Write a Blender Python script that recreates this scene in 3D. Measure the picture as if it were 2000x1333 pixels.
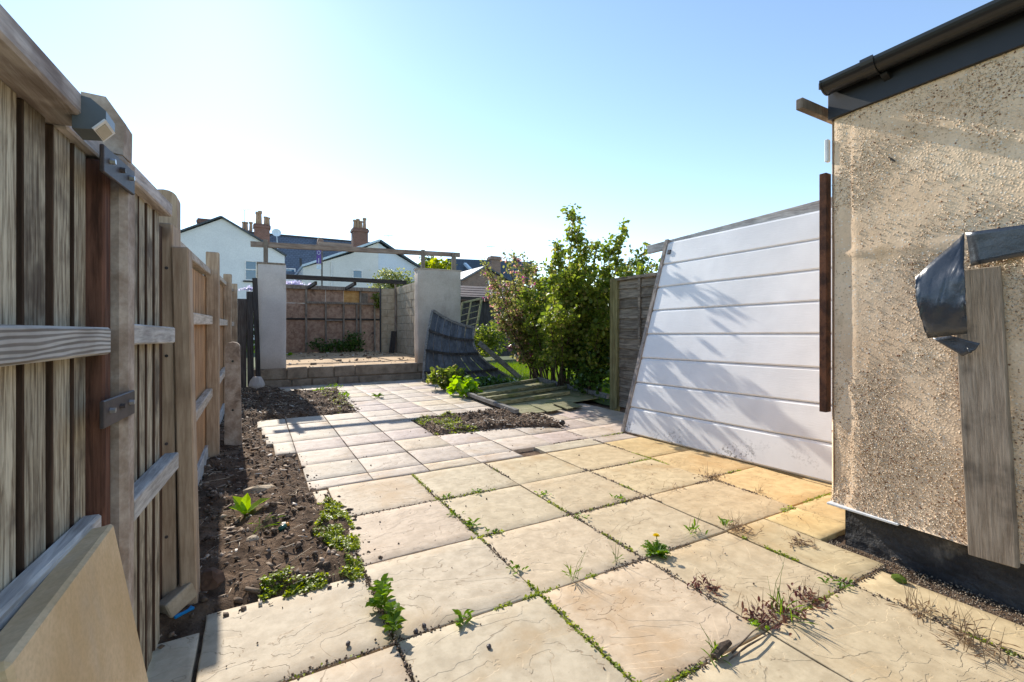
import bpy, bmesh, math, random
import numpy as np
from mathutils import Vector, Matrix, noise as mn
R = math.radians
for o in list(bpy.data.objects): bpy.data.objects.remove(o)
S = bpy.context.scene
COL = S.collection
rnd = random.Random(7)
nr = np.random.default_rng(7)

# ------------------------------------------------------------------ camera
F, CX, CY, YAW, CAMH = 895.0, 1000.0, 640.0, R(29.3), 1.11
cam = bpy.data.cameras.new('camera'); camo = bpy.data.objects.new('camera', cam); COL.objects.link(camo)
camo.location = (0, 0, CAMH); camo.rotation_euler = (R(90), 0, -YAW)
cam.sensor_width = 36; cam.lens = F / 2000 * 36; cam.shift_y = -(666.5 - CY) / 2000
cam.clip_start = 0.05; cam.clip_end = 600
S.camera = camo
# ------------------------------------------------------------------ light
SUN_AZ, SUN_EL = R(-3.3), R(32)
w = bpy.data.worlds.new('World'); S.world = w; w.use_nodes = True
nt = w.node_tree; bg = nt.nodes['Background']
sky = nt.nodes.new('ShaderNodeTexSky'); sky.sky_type = 'NISHITA'; sky.sun_disc = False
sky.sun_elevation = SUN_EL; sky.sun_rotation = SUN_AZ
sky.air_density = 1.0; sky.dust_density = 0.06; sky.ozone_density = 1.0; sky.altitude = 50
nt.links.new(sky.outputs[0], bg.inputs[0]); bg.inputs[1].default_value = 0.1
sl = bpy.data.lights.new('sun', 'SUN'); so = bpy.data.objects.new('sun', sl); COL.objects.link(so)
sl.energy = 2.75; sl.angle = R(0.5); sl.color = (1.0, 0.93, 0.82)
sd = Vector((math.sin(SUN_AZ) * math.cos(SUN_EL), math.cos(SUN_AZ) * math.cos(SUN_EL), math.sin(SUN_EL)))
so.rotation_euler = sd.to_track_quat('Z', 'Y').to_euler(); so.location = (-2, 30, 20)
S.view_settings.view_transform = 'Standard'; S.view_settings.look = 'None'
S.view_settings.gamma = 1; S.view_settings.exposure = 1.42; S.view_settings.use_curve_mapping = False
S.render.engine = 'CYCLES'

# ------------------------------------------------------------------ helpers
cd = np.array([math.sin(YAW), math.cos(YAW), 0]); cr = np.array([math.cos(YAW), -math.sin(YAW), 0])
def at(x, y, X=None, Y=None, Z=None):
    """survey point: where the sight line of a measured point meets a plane of the place"""
    v = cd + cr * (x - CX) / F + np.array([0, 0, (CY - y) / F])
    if X is not None: t = X / v[0]
    elif Y is not None: t = Y / v[1]
    else: t = ((Z or 0) - CAMH) / v[2]
    return Vector((v[0] * t, v[1] * t, CAMH + v[2] * t))

def tag(o, label=None, cat=None, group=None, kind=None):
    if label: o['label'] = label
    if cat: o['category'] = cat
    if group: o['group'] = group
    if kind: o['kind'] = kind
    return o
def wl(o):
    v = Vector((0, 0, 0))
    while o: v += o.location; o = o.parent
    return v
def thing(name, loc, label, cat, group=None):
    o = bpy.data.objects.new(name, None); COL.objects.link(o); o.location = loc; o.empty_display_size = .1
    return tag(o, label, cat, group)
def link(name, me, parent=None, loc=(0, 0, 0), rot=None, scale=None, color=None):
    o = bpy.data.objects.new(name, me); COL.objects.link(o)
    o.location = Vector(loc)
    if parent: o.parent = parent; o.location = Vector(loc) - wl(parent)
    if rot: o.rotation_euler = rot
    if scale: o.scale = scale
    if color: o.color = (*color[:3], 1)
    return o
class MB:
    def __init__(s): s.v = []; s.f = []; s.a = []
    def add(s, vs, fs, a=None):
        n = len(s.v); s.v += [tuple(q) for q in vs]; s.f += [tuple(i + n for i in f) for f in fs]
        s.a += [rnd.random() if a is None else a] * len(fs); return s
    def box(s, lo, hi, b=0.0, rot=None, piv=None, a=None, taper=None):
        lo = Vector(lo); hi = Vector(hi); c = (lo + hi) / 2; h = (hi - lo) / 2
        h = Vector([abs(q) for q in h]); b = min(b, min(h) * .45)
        vs = []; fs = []
        if b <= 0:
            for sx in (-1, 1):
                for sy in (-1, 1):
                    for sz in (-1, 1): vs.append(Vector((sx * h.x, sy * h.y, sz * h.z)))
            fs = [(0, 1, 3, 2), (4, 6, 7, 5), (0, 4, 5, 1), (2, 3, 7, 6), (0, 2, 6, 4), (1, 5, 7, 3)]
        else:
            idx = {}
            for sx in (-1, 1):
                for sy in (-1, 1):
                    for sz in (-1, 1):
                        sg = (sx, sy, sz)
                        for ax in range(3):
                            p = [sg[k] * (h[k] - (0 if k == ax else b)) for k in range(3)]
                            idx[(sg, ax)] = len(vs); vs.append(Vector(p))
            for ax in range(3):
                u, w_ = [k for k in range(3) if k != ax]
                for sg in (-1, 1):
                    q = []
                    for a1, a2 in ((-1, -1), (1, -1), (1, 1), (-1, 1)):
                        t = [0, 0, 0]; t[ax] = sg; t[u] = a1; t[w_] = a2; q.append(idx[(tuple(t), ax)])
                    fs.append(q)
                for a1 in (-1, 1):
                    for a2 in (-1, 1):
                        t0 = [0, 0, 0]; t0[u] = a1; t0[w_] = a2
                        t1 = list(t0); t0[ax] = -1; t1[ax] = 1
                        fs.append([idx[(tuple(t0), u)], idx[(tuple(t1), u)], idx[(tuple(t1), w_)], idx[(tuple(t0), w_)]])
            for sx in (-1, 1):
                for sy in (-1, 1):
                    for sz in (-1, 1): fs.append([idx[((sx, sy, sz), k)] for k in range(3)])
        if taper:
            for v in vs:
                k = 1 + (taper - 1) * (v.z + h.z) / (2 * h.z); v.x *= k; v.y *= k
        vs = [v + c for v in vs]
        if rot:
            m = rot if isinstance(rot, Matrix) else Matrix.Rotation(rot[1], 3, rot[0])
            p = Vector(piv) if piv is not None else c
            vs = [m @ (v - p) + p for v in vs]
        return s.add(vs, fs, a)
    def bar(s, p, q, wx, wz, b=.003, up=(0, 0, 1)):
        p = Vector(p); q = Vector(q); d = (q - p); L = d.length; d.normalize()
        x = d.cross(Vector(up)); x = x.normalized() if x.length > 1e-4 else Vector((1, 0, 0)); z = x.cross(d)
        m = Matrix((x, d, z)).transposed(); c = (p + q) / 2
        return s.box(c - Vector((wx, L, wz)) / 2, c + Vector((wx, L, wz)) / 2, b, rot=m, piv=c)
    def tube(s, pts, rad, n=8, caps=True):
        pts = [Vector(p) for p in pts]; m = len(pts)
        if not hasattr(rad, '__len__'): rad = [rad] * m
        vs = []; fs = []; ref = Vector((.31, .17, .93))
        for i, p in enumerate(pts):
            d = (pts[min(i + 1, m - 1)] - pts[max(i - 1, 0)]).normalized()
            x = d.cross(ref); x = x.normalized() if x.length > .05 else d.cross(Vector((1, 0, 0))).normalized(); y = d.cross(x)
            for k in range(n):
                a = 2 * math.pi * k / n; vs.append(p + (x * math.cos(a) + y * math.sin(a)) * rad[i])
        for i in range(m - 1):
            for k in range(n): fs.append((i * n + k, i * n + (k + 1) % n, (i + 1) * n + (k + 1) % n, (i + 1) * n + k))
        if caps: fs += [tuple(range(n - 1, -1, -1)), tuple((m - 1) * n + k for k in range(n))]
        return s.add(vs, fs)
    def prism(s, poly, ext):
        ext = Vector(ext); n = len(poly); vs = [Vector(p) for p in poly] + [Vector(p) + ext for p in poly]
        return s.add(vs, [tuple(range(n - 1, -1, -1)), tuple(range(n, 2 * n))] + [(i, (i + 1) % n, (i + 1) % n + n, i + n) for i in range(n)])
    def leaf(s, p, d, up, L, W, fold=.25, a=None):
        d = Vector(d).normalized(); x = d.cross(Vector(up)); x = x.normalized() if x.length > 1e-3 else Vector((1, 0, 0)); z = x.cross(d)
        p = Vector(p)
        vs = [p, p + d * L * .35 + x * W * .5 + z * W * fold, p + d * L * .72 + x * W * .4 + z * W * fold, p + d * L - z * L * .08,
              p + d * L * .72 - x * W * .4 + z * W * fold, p + d * L * .35 - x * W * .5 + z * W * fold, p + d * L * .5]
        return s.add(vs, [(0, 1, 6), (1, 2, 6), (2, 3, 6), (3, 4, 6), (4, 5, 6), (5, 0, 6)], a)
    def build(s, name, mat, parent=None, smooth=False, color=None, jitter=0, edge=None):
        v = np.array(s.v, float)
        if jitter: v += nr.normal(0, jitter, v.shape)
        c = (v.min(0) + v.max(0)) / 2
        me = bpy.data.meshes.new(name); me.from_pydata((v - c).tolist(), [], s.f)
        at_ = me.attributes.new('lv', 'FLOAT', 'FACE'); at_.data.foreach_set('value', np.array(s.a, np.float32))
        bm = bmesh.new(); bm.from_mesh(me); bmesh.ops.recalc_face_normals(bm, faces=bm.faces); bm.to_mesh(me); bm.free()
        if smooth: me.polygons.foreach_set('use_smooth', [True] * len(me.polygons))
        me.materials.append(mat)
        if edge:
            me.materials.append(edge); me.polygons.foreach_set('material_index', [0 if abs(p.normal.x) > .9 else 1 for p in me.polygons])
        return link(name, me, parent, c, color=color)
def scatter(name, base_v, base_f, P, Rm, sc, mat, parent=None, vals=None):
    """many small pieces as one mesh: base shape, positions P, rotation matrices Rm, scales sc (n,) or (n,3)"""
    n = len(P); bv = np.array(base_v, float); sc = np.asarray(sc, float)
    if sc.ndim == 1: sc = sc[:, None] * np.ones(3)
    V = np.einsum('nij,nkj->nki', Rm, bv[None] * sc[:, None, :]) + P[:, None, :]
    fl = np.array(base_f); k = fl.shape[1]
    Fc = (fl[None] + (np.arange(n) * len(bv))[:, None, None]).reshape(-1, k)
    V = V.reshape(-1, 3); c = (V.min(0) + V.max(0)) / 2
    me = bpy.data.meshes.new(name)
    me.vertices.add(len(V)); me.vertices.foreach_set('co', (V - c).astype(np.float32).ravel())
    me.loops.add(len(Fc) * k); me.loops.foreach_set('vertex_index', Fc.astype(np.int32).ravel())
    me.polygons.add(len(Fc)); me.polygons.foreach_set('loop_start', (np.arange(len(Fc)) * k).astype(np.int32))
    me.update(calc_edges=True)
    if vals is None: vals = nr.random(n)
    at_ = me.attributes.new('lv', 'FLOAT', 'FACE'); at_.data.foreach_set('value', np.repeat(vals, len(fl)).astype(np.float32))
    me.materials.append(mat)
    return link(name, me, parent, c)
def rand_rot(n, tilt=None):
    """random rotations; tilt limits how far local Z leans from up"""
    a = nr.random(n) * 2 * np.pi
    t = nr.random(n) * (np.pi if tilt is None else tilt); b = nr.random(n) * 2 * np.pi
    z = np.stack([np.sin(t) * np.cos(b), np.sin(t) * np.sin(b), np.cos(t)], -1)
    r0 = np.stack([np.cos(a), np.sin(a), 0 * a], -1)
    x = r0 - (r0 * z).sum(-1, keepdims=True) * z; x /= np.linalg.norm(x, axis=-1, keepdims=True) + 1e-9
    return np.stack([x, np.cross(z, x), z], -1)
LEAF_V = [(0, 0, 0), (.42, .35, .10), (.36, .72, .08), (0, 1, -.06), (-.36, .72, .08), (-.42, .35, .10), (0, .5, -.02)]
LEAF_F = [(0, 1, 6), (1, 2, 6), (2, 3, 6), (3, 4, 6), (4, 5, 6), (5, 0, 6)]
LF2_V = [(0, 0, 0), (.4, .5, .12), (0, 1, 0), (-.4, .5, .12)]; LF2_F = [(0, 1, 2), (0, 2, 3)]
OCT_V = [(1, 0, 0), (-1, 0, 0), (0, 1, 0), (0, -1, 0), (0, 0, 1), (0, 0, -1)]
OCT_F = [(0, 2, 4), (2, 1, 4), (1, 3, 4), (3, 0, 4), (2, 0, 5), (1, 2, 5), (3, 1, 5), (0, 3, 5)]

# ------------------------------------------------------------------ materials
def new_mat(name):
    m = bpy.data.materials.new(name); m.use_nodes = True; t = m.node_tree
    b = t.nodes['Principled BSDF']; return m, t, b
class NT:
    def __init__(s, t): s.t = t
    def n(s, k, **kw):
        q = s.t.nodes.new('ShaderNode' + k)
        for a, v in kw.items():
            if a.startswith('i_'):
                key = a[2:]; key = int(key) if key.isdigit() else key.replace('_', ' ')
                if hasattr(v, 'is_linked') or hasattr(v, 'links'): s.t.links.new(v, q.inputs[key])
                else: q.inputs[key].default_value = v
            else: setattr(q, a, v)
        return q
    def math(s, op, a, b=None, c=None, clamp=False):
        q = s.t.nodes.new('ShaderNodeMath'); q.operation = op; q.use_clamp = clamp
        for i, v in enumerate((a, b, c)):
            if v is None: continue
            if hasattr(v, 'links'): s.t.links.new(v, q.inputs[i])
            else: q.inputs[i].default_value = v
        return q.outputs[0]
    def mix(s, f, a, b, blend='MIX'):
        q = s.t.nodes.new('ShaderNodeMix'); q.data_type = 'RGBA'; q.blend_type = blend
        for key, v in ((0, f), (6, a), (7, b)):
            if hasattr(v, 'links'): s.t.links.new(v, q.inputs[key])
            else: q.inputs[key].default_value = (*v, 1) if isinstance(v, tuple) and len(v) == 3 else v
        return q.outputs[2]
    def ramp(s, v, lo, hi, smooth=True):
        q = s.t.nodes.new('ShaderNodeMapRange'); q.interpolation_type = 'SMOOTHSTEP' if smooth else 'LINEAR'
        s.t.links.new(v, q.inputs[0]); q.inputs[1].default_value = lo; q.inputs[2].default_value = hi
        return q.outputs[0]
    def coords(s, scale=(1, 1, 1), rand=True, world=False):
        if world:
            src = s.n('NewGeometry').outputs['Position']
        else: src = s.n('TexCoord').outputs['Object']
        mp = s.n('Mapping'); mp.inputs['Scale'].default_value = scale
        if rand and not world:
            oi = s.n('ObjectInfo'); vm = s.n('VectorMath', operation='SCALE'); vm.inputs[0].default_value = (37, 53, 71)
            s.t.links.new(oi.outputs['Random'], vm.inputs['Scale'])
            ad = s.n('VectorMath', operation='ADD'); s.t.links.new(src, ad.inputs[0]); s.t.links.new(vm.outputs[0], ad.inputs[1]); src = ad.outputs[0]
        s.t.links.new(src, mp.inputs['Vector']); return mp.outputs[0]
    def noise(s, vec, scale, detail=4, rough=.55, dist=0):
        q = s.n('TexNoise', i_Scale=scale, i_Detail=detail, i_Roughness=rough, i_Distortion=dist); s.t.links.new(vec, q.inputs['Vector']); return q.outputs[0]
    def bump(s, h, bsdf, strength=.5, dist=.01, prev=None):
        q = s.n('Bump'); q.inputs['Strength'].default_value = strength; q.inputs['Distance'].default_value = dist
        s.t.links.new(h, q.inputs['Height'])
        if prev: s.t.links.new(prev, q.inputs['Normal'])
        s.t.links.new(q.outputs[0], bsdf.inputs['Normal']); return q.outputs[0]
def wood(name, dark, light, axis=2, grain=60, rough=.8, bump=.5, stain=(.05, .035, .025), stain_amt=.35, var=.35, ring=0):
    m, t, b = new_mat(name); k = NT(t)
    sc = [1, 1, 1]; sc[axis] = .07
    v = k.coords(tuple(sc)); g = k.noise(v, grain, 6, .65, .3)
    v2 = k.coords((1, 1, 1)); l = k.noise(v2, 5, 4, .6)
    f = k.ramp(g, .3, .7)
    if ring:
        sc2 = [1, 1, 1]; sc2[axis] = .12
        vr = k.coords(tuple(sc2)); wv = k.n('TexWave', wave_type='BANDS', bands_direction='Z', i_Scale=ring, i_Distortion=9.0, i_Detail=2.0); wv.inputs['Detail Scale'].default_value = .6
        t.links.new(vr, wv.inputs['Vector']); f = k.math('MULTIPLY_ADD', k.ramp(wv.outputs['Fac'], .15, .8), .75, k.math('MULTIPLY', f, .3))
    c = k.mix(f, dark, light)
    oi = k.n('ObjectInfo'); br = k.math('MULTIPLY_ADD', oi.outputs['Random'], var, 1 - var / 2)
    c = k.mix(1.0, c, k.n('CombineColor', i_0=br, i_1=br, i_2=br).outputs[0], 'MULTIPLY')
    st = k.ramp(l, .47, .68); c = k.mix(k.math('MULTIPLY', st, stain_amt), c, stain)
    kn = k.n('TexVoronoi', i_Scale=3.0); t.links.new(k.coords(tuple(.35 if i == axis else 1 for i in range(3))), kn.inputs['Vector'])
    kf = k.ramp(kn.outputs['Distance'], .075, .04); c = k.mix(k.math('MULTIPLY', kf, .7), c, tuple(q * .35 for q in dark))
    t.links.new(c, b.inputs['Base Color']); b.inputs['Roughness'].default_value = rough; b.inputs['Specular IOR Level'].default_value = .25
    k.bump(g, b, bump, .004); return m
def rough_mat(name, c1, c2, scale=6, rough=.9, bump=.4, bdist=.004, fine=120, c3=None, world=False, spec=.25, c3lo=.58):
    m, t, b = new_mat(name); k = NT(t); v = k.coords(world=world)
    n1 = k.noise(v, scale, 6, .62); n2 = k.noise(v, fine, 3, .6)
    c = k.mix(k.ramp(n1, .32, .68), c1, c2)
    if c3: c = k.mix(k.ramp(k.noise(v, scale * .45, 5, .6, .4), c3lo, c3lo + .16), c, c3)
    c = k.mix(k.math('MULTIPLY', k.ramp(n2, .35, .7), .25), c, tuple(q * .6 for q in c1))
    t.links.new(c, b.inputs['Base Color']); b.inputs['Roughness'].default_value = rough; b.inputs['Specular IOR Level'].default_value = spec
    k.bump(k.math('ADD', n1, k.math('MULTIPLY', n2, .35)), b, bump, bdist); return m
def plain(name, c, rough=.5, metal=0, spec=.5, bump=0):
    m, t, b = new_mat(name); k = NT(t); v = k.coords(); n = k.noise(v, 9, 5, .6)
    col = k.mix(k.ramp(n, .3, .75), tuple(q * .82 for q in c), tuple(min(1, q * 1.1) for q in c)); t.links.new(col, b.inputs['Base Color'])
    b.inputs['Roughness'].default_value = rough; b.inputs['Metallic'].default_value = metal; b.inputs['Specular IOR Level'].default_value = spec
    if bump: k.bump(n, b, bump, .01)
    return m
def leafm(name, c1, c2, c3=None, trans=.45, rough=.45):
    m, t, b = new_mat(name); k = NT(t)
    a = k.n('Attribute', attribute_name='lv').outputs['Fac']
    c = k.mix(a, c1, c2)
    if c3: c = k.mix(k.ramp(a, .86, .9), c, c3)
    t.links.new(c, b.inputs['Base Color']); b.inputs['Roughness'].default_value = rough; b.inputs['Specular IOR Level'].default_value = .3
    tr = k.n('BsdfTranslucent'); hs = k.n('HueSaturation'); hs.inputs['Hue'].default_value = .485; hs.inputs['Saturation'].default_value = 1.15; hs.inputs['Value'].default_value = 2.0
    t.links.new(c, hs.inputs['Color']); t.links.new(hs.outputs[0], tr.inputs['Color'])
    mx = k.n('MixShader'); mx.inputs[0].default_value = trans
    t.links.new(b.outputs[0], mx.inputs[1]); t.links.new(tr.outputs[0], mx.inputs[2]); t.links.new(mx.outputs[0], t.nodes['Material Output'].inputs['Surface'])
    return m
def chips(name, c1, c2, c3=None, rough=.85):
    m, t, b = new_mat(name); k = NT(t); a = k.n('Attribute', attribute_name='lv').outputs['Fac']
    c = k.mix(a, c1, c2)
    if c3: c = k.mix(k.ramp(a, .82, .86), c, c3)
    t.links.new(c, b.inputs['Base Color']); b.inputs['Roughness'].default_value = rough; return m
def slab_mat():
    m, t, b = new_mat('riven_stone'); k = NT(t)
    oi = k.n('ObjectInfo'); v = k.coords((1, 1.5, 1)); v1 = k.coords()
    n = k.noise(v, 2.6, 5, .5, .5)
    tt = k.math('MULTIPLY', n, 11.0); fr = k.math('FRACT', tt); fl = k.math('FLOOR', tt)
    stp = k.ramp(fr, .93, 1.0); h = k.math('ADD', fl, stp)
    fade = k.ramp(k.noise(v1, 4.0, 3, .5), .43, .56)                # ridges come and go
    n2 = k.noise(v1, 14, 6, .65); n3 = k.noise(v1, 160, 3, .6)
    h2 = k.math('MULTIPLY_ADD', n2, .55, k.math('MULTIPLY', n3, .22))
    col = k.mix(k.ramp(n2, .3, .7), (.80, .77, .73), (1.06, 1.05, 1.03))
    blot = k.noise(v1, 2.2, 5, .6, .3)
    col = k.mix(k.math('MULTIPLY', k.ramp(blot, .48, .7), k.math('MULTIPLY', oi.outputs['Random'], .9)), col, (.78, .64, .47))
    col = k.mix(k.math('MULTIPLY', k.ramp(k.noise(v1, 3.1, 6, .7), .60, .75), .45), col, (.50, .49, .44))
    line = k.math('MULTIPLY', k.math('MULTIPLY', k.ramp(fr, .90, .95), k.ramp(fr, 1.0, .98)), fade)
    col = k.mix(k.math('MULTIPLY', line, k.math('MULTIPLY_ADD', oi.outputs['Random'], .6, .15)), col, (.38, .29, .21))
    grime = k.ramp(k.noise(v1, 6, 6, .7, .2), .6, .78)
    col = k.mix(k.math('MULTIPLY', grime, .35), col, (.5, .45, .38))
    spk = k.ramp(k.noise(v1, 75, 2, .5), .68, .74); col = k.mix(k.math('MULTIPLY', spk, .25), col, (.35, .3, .25))
    col = k.mix(1.0, col, oi.outputs['Color'], 'MULTIPLY')
    t.links.new(col, b.inputs['Base Color']); b.inputs['Roughness'].default_value = .72; b.inputs['Specular IOR Level'].default_value = .3
    p = k.bump(h, b, .9, .0013)
    k.bump(h2, b, .55, .004, p); return m
def pebble_wall_mat():
    m, t, b = new_mat('pebbledash'); k = NT(t); v = k.coords(world=True)
    n1 = k.noise(v, 2.6, 6, .6, .3); n2 = k.noise(v, 55, 3, .6)
    vo = k.n('TexVoronoi', i_Scale=95.0); t.links.new(v, vo.inputs['Vector'])
    bare = k.ramp(k.noise(v, 2.1, 5, .65, .5), .5, .56)
    c = k.mix(k.ramp(n1, .3, .7), (.66, .465, .295), (.80, .605, .41))
    c = k.mix(k.math('MULTIPLY', k.ramp(k.noise(v, 5, 5, .65), .55, .75), .55), c, (.40, .27, .14))
    c = k.mix(k.math('MULTIPLY', k.ramp(n2, .45, .7), .2), c, (.36, .28, .19))
    sp = k.n('SeparateColor'); t.links.new(vo.outputs['Color'], sp.inputs[0])
    dot = k.math('MULTIPLY', k.ramp(vo.outputs['Distance'], .42, .3), k.ramp(sp.outputs[0], .72, .78))
    c = k.mix(k.math('MULTIPLY', dot, .5), c, (.28, .16, .08))
    dot2 = k.math('MULTIPLY', k.ramp(vo.outputs['Distance'], .42, .3), k.ramp(sp.outputs[1], .8, .86))
    c = k.mix(k.math('MULTIPLY', dot2, .7), c, (.7, .66, .58))
    t.links.new(c, b.inputs['Base Color']); b.inputs['Roughness'].default_value = .85
    hp = k.math('MULTIPLY', k.ramp(vo.outputs['Distance'], .6, .1), k.math('MULTIPLY_ADD', bare, -.75, 1))
    k.bump(k.math('ADD', hp, k.math('MULTIPLY', n2, .4)), b, .35, .004); return m
def brick_mat(name, c1, c2, mortar, sc=1.0):
    m, t, b = new_mat(name); k = NT(t); src = k.n('TexCoord').outputs['Object']
    sx = k.n('SeparateXYZ'); t.links.new(src, sx.inputs[0]); cb = k.n('CombineXYZ')
    t.links.new(k.math('ADD', sx.outputs[0], sx.outputs[1]), cb.inputs[0]); t.links.new(sx.outputs[2], cb.inputs[1])
    br = k.n('TexBrick', i_Scale=sc); br.inputs['Color1'].default_value = (*c1, 1); br.inputs['Color2'].default_value = (*c2, 1); br.inputs['Mortar'].default_value = (*mortar, 1)
    br.inputs['Brick Width'].default_value = .225; br.inputs['Row Height'].default_value = .075; br.inputs['Mortar Size'].default_value = .01
    t.links.new(cb.outputs[0], br.inputs['Vector'])
    n = k.noise(k.coords(), 3, 5, .6); c = k.mix(k.math('MULTIPLY', k.ramp(n, .4, .75), .4), br.outputs[0], tuple(q * .5 for q in c1))
    t.links.new(c, b.inputs['Base Color']); b.inputs['Roughness'].default_value = .9; k.bump(br.outputs['Fac'], b, -.4, .01); return m
def slate_mat(name, c, rows=.22, rough=.45):
    m, t, b = new_mat(name); k = NT(t); src = k.n('TexCoord').outputs['Object']
    sx = k.n('SeparateXYZ'); t.links.new(src, sx.inputs[0]); cb = k.n('CombineXYZ')
    t.links.new(sx.outputs[0], cb.inputs[0]); t.links.new(sx.outputs[1], cb.inputs[1])
    br = k.n('TexBrick', i_Scale=1.0); br.inputs['Color1'].default_value = (*c, 1); br.inputs['Color2'].default_value = (*[q * 1.35 for q in c], 1); br.inputs['Mortar'].default_value = (*[q * .4 for q in c], 1)
    br.inputs['Brick Width'].default_value = .3; br.inputs['Row Height'].default_value = rows; br.inputs['Mortar Size'].default_value = .018
    t.links.new(cb.outputs[0], br.inputs['Vector']); t.links.new(br.outputs[0], b.inputs['Base Color']); b.inputs['Roughness'].default_value = rough
    k.bump(br.outputs['Fac'], b, -.6, .02); return m
def soil_mat():
    m, t, b = new_mat('soil'); k = NT(t); v = k.coords(world=True)
    n1 = k.noise(v, 7, 8, .7); n2 = k.noise(v, 60, 5, .7)
    c = k.mix(k.ramp(n1, .35, .65), (.065, .042, .028), (.19, .128, .085)); c = k.mix(k.math('MULTIPLY', k.ramp(n2, .55, .75), .5), c, (.25, .18, .12))
    t.links.new(c, b.inputs['Base Color']); b.inputs['Roughness'].default_value = .95; b.inputs['Specular IOR Level'].default_value = .1
    k.bump(k.math('ADD', n1, k.math('MULTIPLY', n2, .6)), b, 1.0, .02); return m
def white_door_mat():
    m, t, b = new_mat('white_cladding'); k = NT(t); v = k.coords((1, 1, 1))
    n = k.noise(v, 3, 5, .6); g = k.noise(k.coords((1, .05, 1), rand=False), 130, 3, .5)
    c = k.mix(k.ramp(n, .3, .75), (.67, .67, .67), (.75, .75, .75))
    t.links.new(c, b.inputs['Base Color']); b.inputs['Roughness'].default_value = .42; k.bump(k.math('ADD', g, k.math('MULTIPLY', n, 2.5)), b, .25, .004); return m
def dirty_door_mat():
    m, t, b = new_mat('white_cladding_soiled'); k = NT(t); v = k.coords((1, 1, 1), rand=False)
    n = k.noise(v, 3, 5, .6); d1 = k.noise(v, 38, 5, .75); d2 = k.noise(v, 3.4, 3, .5)
    sx = k.n('SeparateXYZ'); t.links.new(k.n('TexCoord').outputs['Object'], sx.inputs[0])
    low = k.ramp(sx.outputs[2], .10, -.12)
    dirt = k.math('MULTIPLY', k.math('MULTIPLY', k.ramp(d1, .5, .62), k.ramp(d2, .42, .6)), low)
    c = k.mix(k.ramp(n, .3, .75), (.67, .67, .67), (.75, .75, .75)); c = k.mix(k.math('MULTIPLY', dirt, .9), c, (.06, .05, .03))
    t.links.new(c, b.inputs['Base Color']); b.inputs['Roughness'].default_value = .5; return m

W_OLD = wood('wood_old_green', (.15, .11, .07), (.58, .52, .39), 2, 130, .85, .7, (.05, .032, .022), .75, .35)
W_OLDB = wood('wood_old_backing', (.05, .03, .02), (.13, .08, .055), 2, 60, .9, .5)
W_RAIL = wood('wood_weathered_rail', (.17, .15, .13), (.55, .53, .50), 1, 60, .85, .8, (.12, .08, .06), .3, .1, ring=34)
W_RAILB = wood('wood_silver_rail', (.33, .31, .29), (.60, .58, .55), 1, 90, .85, .7, (.1, .09, .09), .3, .2)
W_CAP = wood('wood_cap', (.30, .25, .22), (.62, .56, .52), 1, 60, .85, .6, (.1, .06, .045), .5, .1)
W_RED = wood('wood_dark_red', (.06, .027, .018), (.22, .105, .07), 2, 60, .85, .6)
W_NEW = wood('wood_new_orange', (.36, .185, .08), (.64, .385, .20), 2, 70, .8, .4, (.12, .055, .025), .3, .35)
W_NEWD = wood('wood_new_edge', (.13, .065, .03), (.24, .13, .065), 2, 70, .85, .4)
W_POST = wood('wood_post_tan', (.32, .22, .145), (.52, .40, .285), 2, 60, .8, .5, (.1, .065, .04), .3, .2)
W_RAILN = wood('wood_rail_pale', (.35, .28, .21), (.60, .52, .43), 1, 70, .8, .4, (.2, .14, .1), .25, .2)
W_BEAM = wood('wood_beam', (.19, .135, .105), (.38, .30, .25), 0, 50, .8, .5, (.1, .07, .055), .35, .2)
W_DARK = wood('wood_dark', (.018, .015, .014), (.06, .05, .046), 0, 40, .8, .5)
W_DARKZ = wood('wood_dark_board', (.022, .02, .02), (.075, .07, .07), 2, 50, .85, .6)
W_STUD = wood('wood_stud', (.13, .10, .08), (.31, .26, .215), 2, 50, .85, .4, (.06, .045, .03), .4, .3)
W_GREY = wood('wood_grey_panel', (.075, .082, .096), (.145, .155, .18), 2, 28, .75, .4, (.03, .03, .03), .5, .3)
W_GREYR = wood('wood_grey_rail', (.10, .095, .09), (.30, .285, .265), 0, 60, .85, .6)
W_MOSS = wood('wood_mossy', (.15, .14, .075), (.38, .355, .21), 0, 50, .9, .6, (.10, .14, .03), .55, .35)
W_GREENP = wood('wood_green_post', (.14, .125, .05), (.33, .30, .15), 2, 50, .85, .5, (.08, .06, .03), .4, .2)
W_WANEY = wood('wood_waney', (.10, .082, .062), (.30, .255, .20), 1, 55, .85, .6, (.05, .035, .025), .5, .35)
W_PLANK = wood('wood_plank_grey', (.21, .16, .115), (.36, .29, .22), 2, 90, .85, .7, (.05, .04, .032), .6, .1)
W_DOORF = wood('wood_frame_strip', (.15, .13, .115), (.37, .33, .30), 2, 60, .85, .6)
OSB = rough_mat('osb_sheet', (.26, .155, .11), (.44, .295, .215), 9, .85, .4, .004, 40, (.10, .065, .05))
OSBO = rough_mat('osb_sheet_orange', (.42, .22, .075), (.56, .33, .13), 9, .8, .4, .004, 40)
CONC = rough_mat('concrete_post', (.27, .20, .15), (.50, .42, .35), 12, .92, .8, .006, 90, (.14, .095, .07))
REND = rough_mat('render_left', (.50, .44, .405), (.58, .52, .485), 2.2, .9, .35, .004, 60, (.36, .31, .28), c3lo=.62)
REND2 = rough_mat('render_right', (.40, .335, .275), (.53, .46, .395), 1.8, .9, .35, .004, 60, (.20, .165, .14), c3lo=.56)
STEPM = rough_mat('step_stone', (.20, .15, .11), (.34, .27, .205), 6, .92, .8, .01, 60, (.07, .055, .045))
FLOORM = rough_mat('garage_floor', (.40, .27, .15), (.58, .42, .26), 3, .92, .5, .006, 70, (.24, .15, .09))
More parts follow.
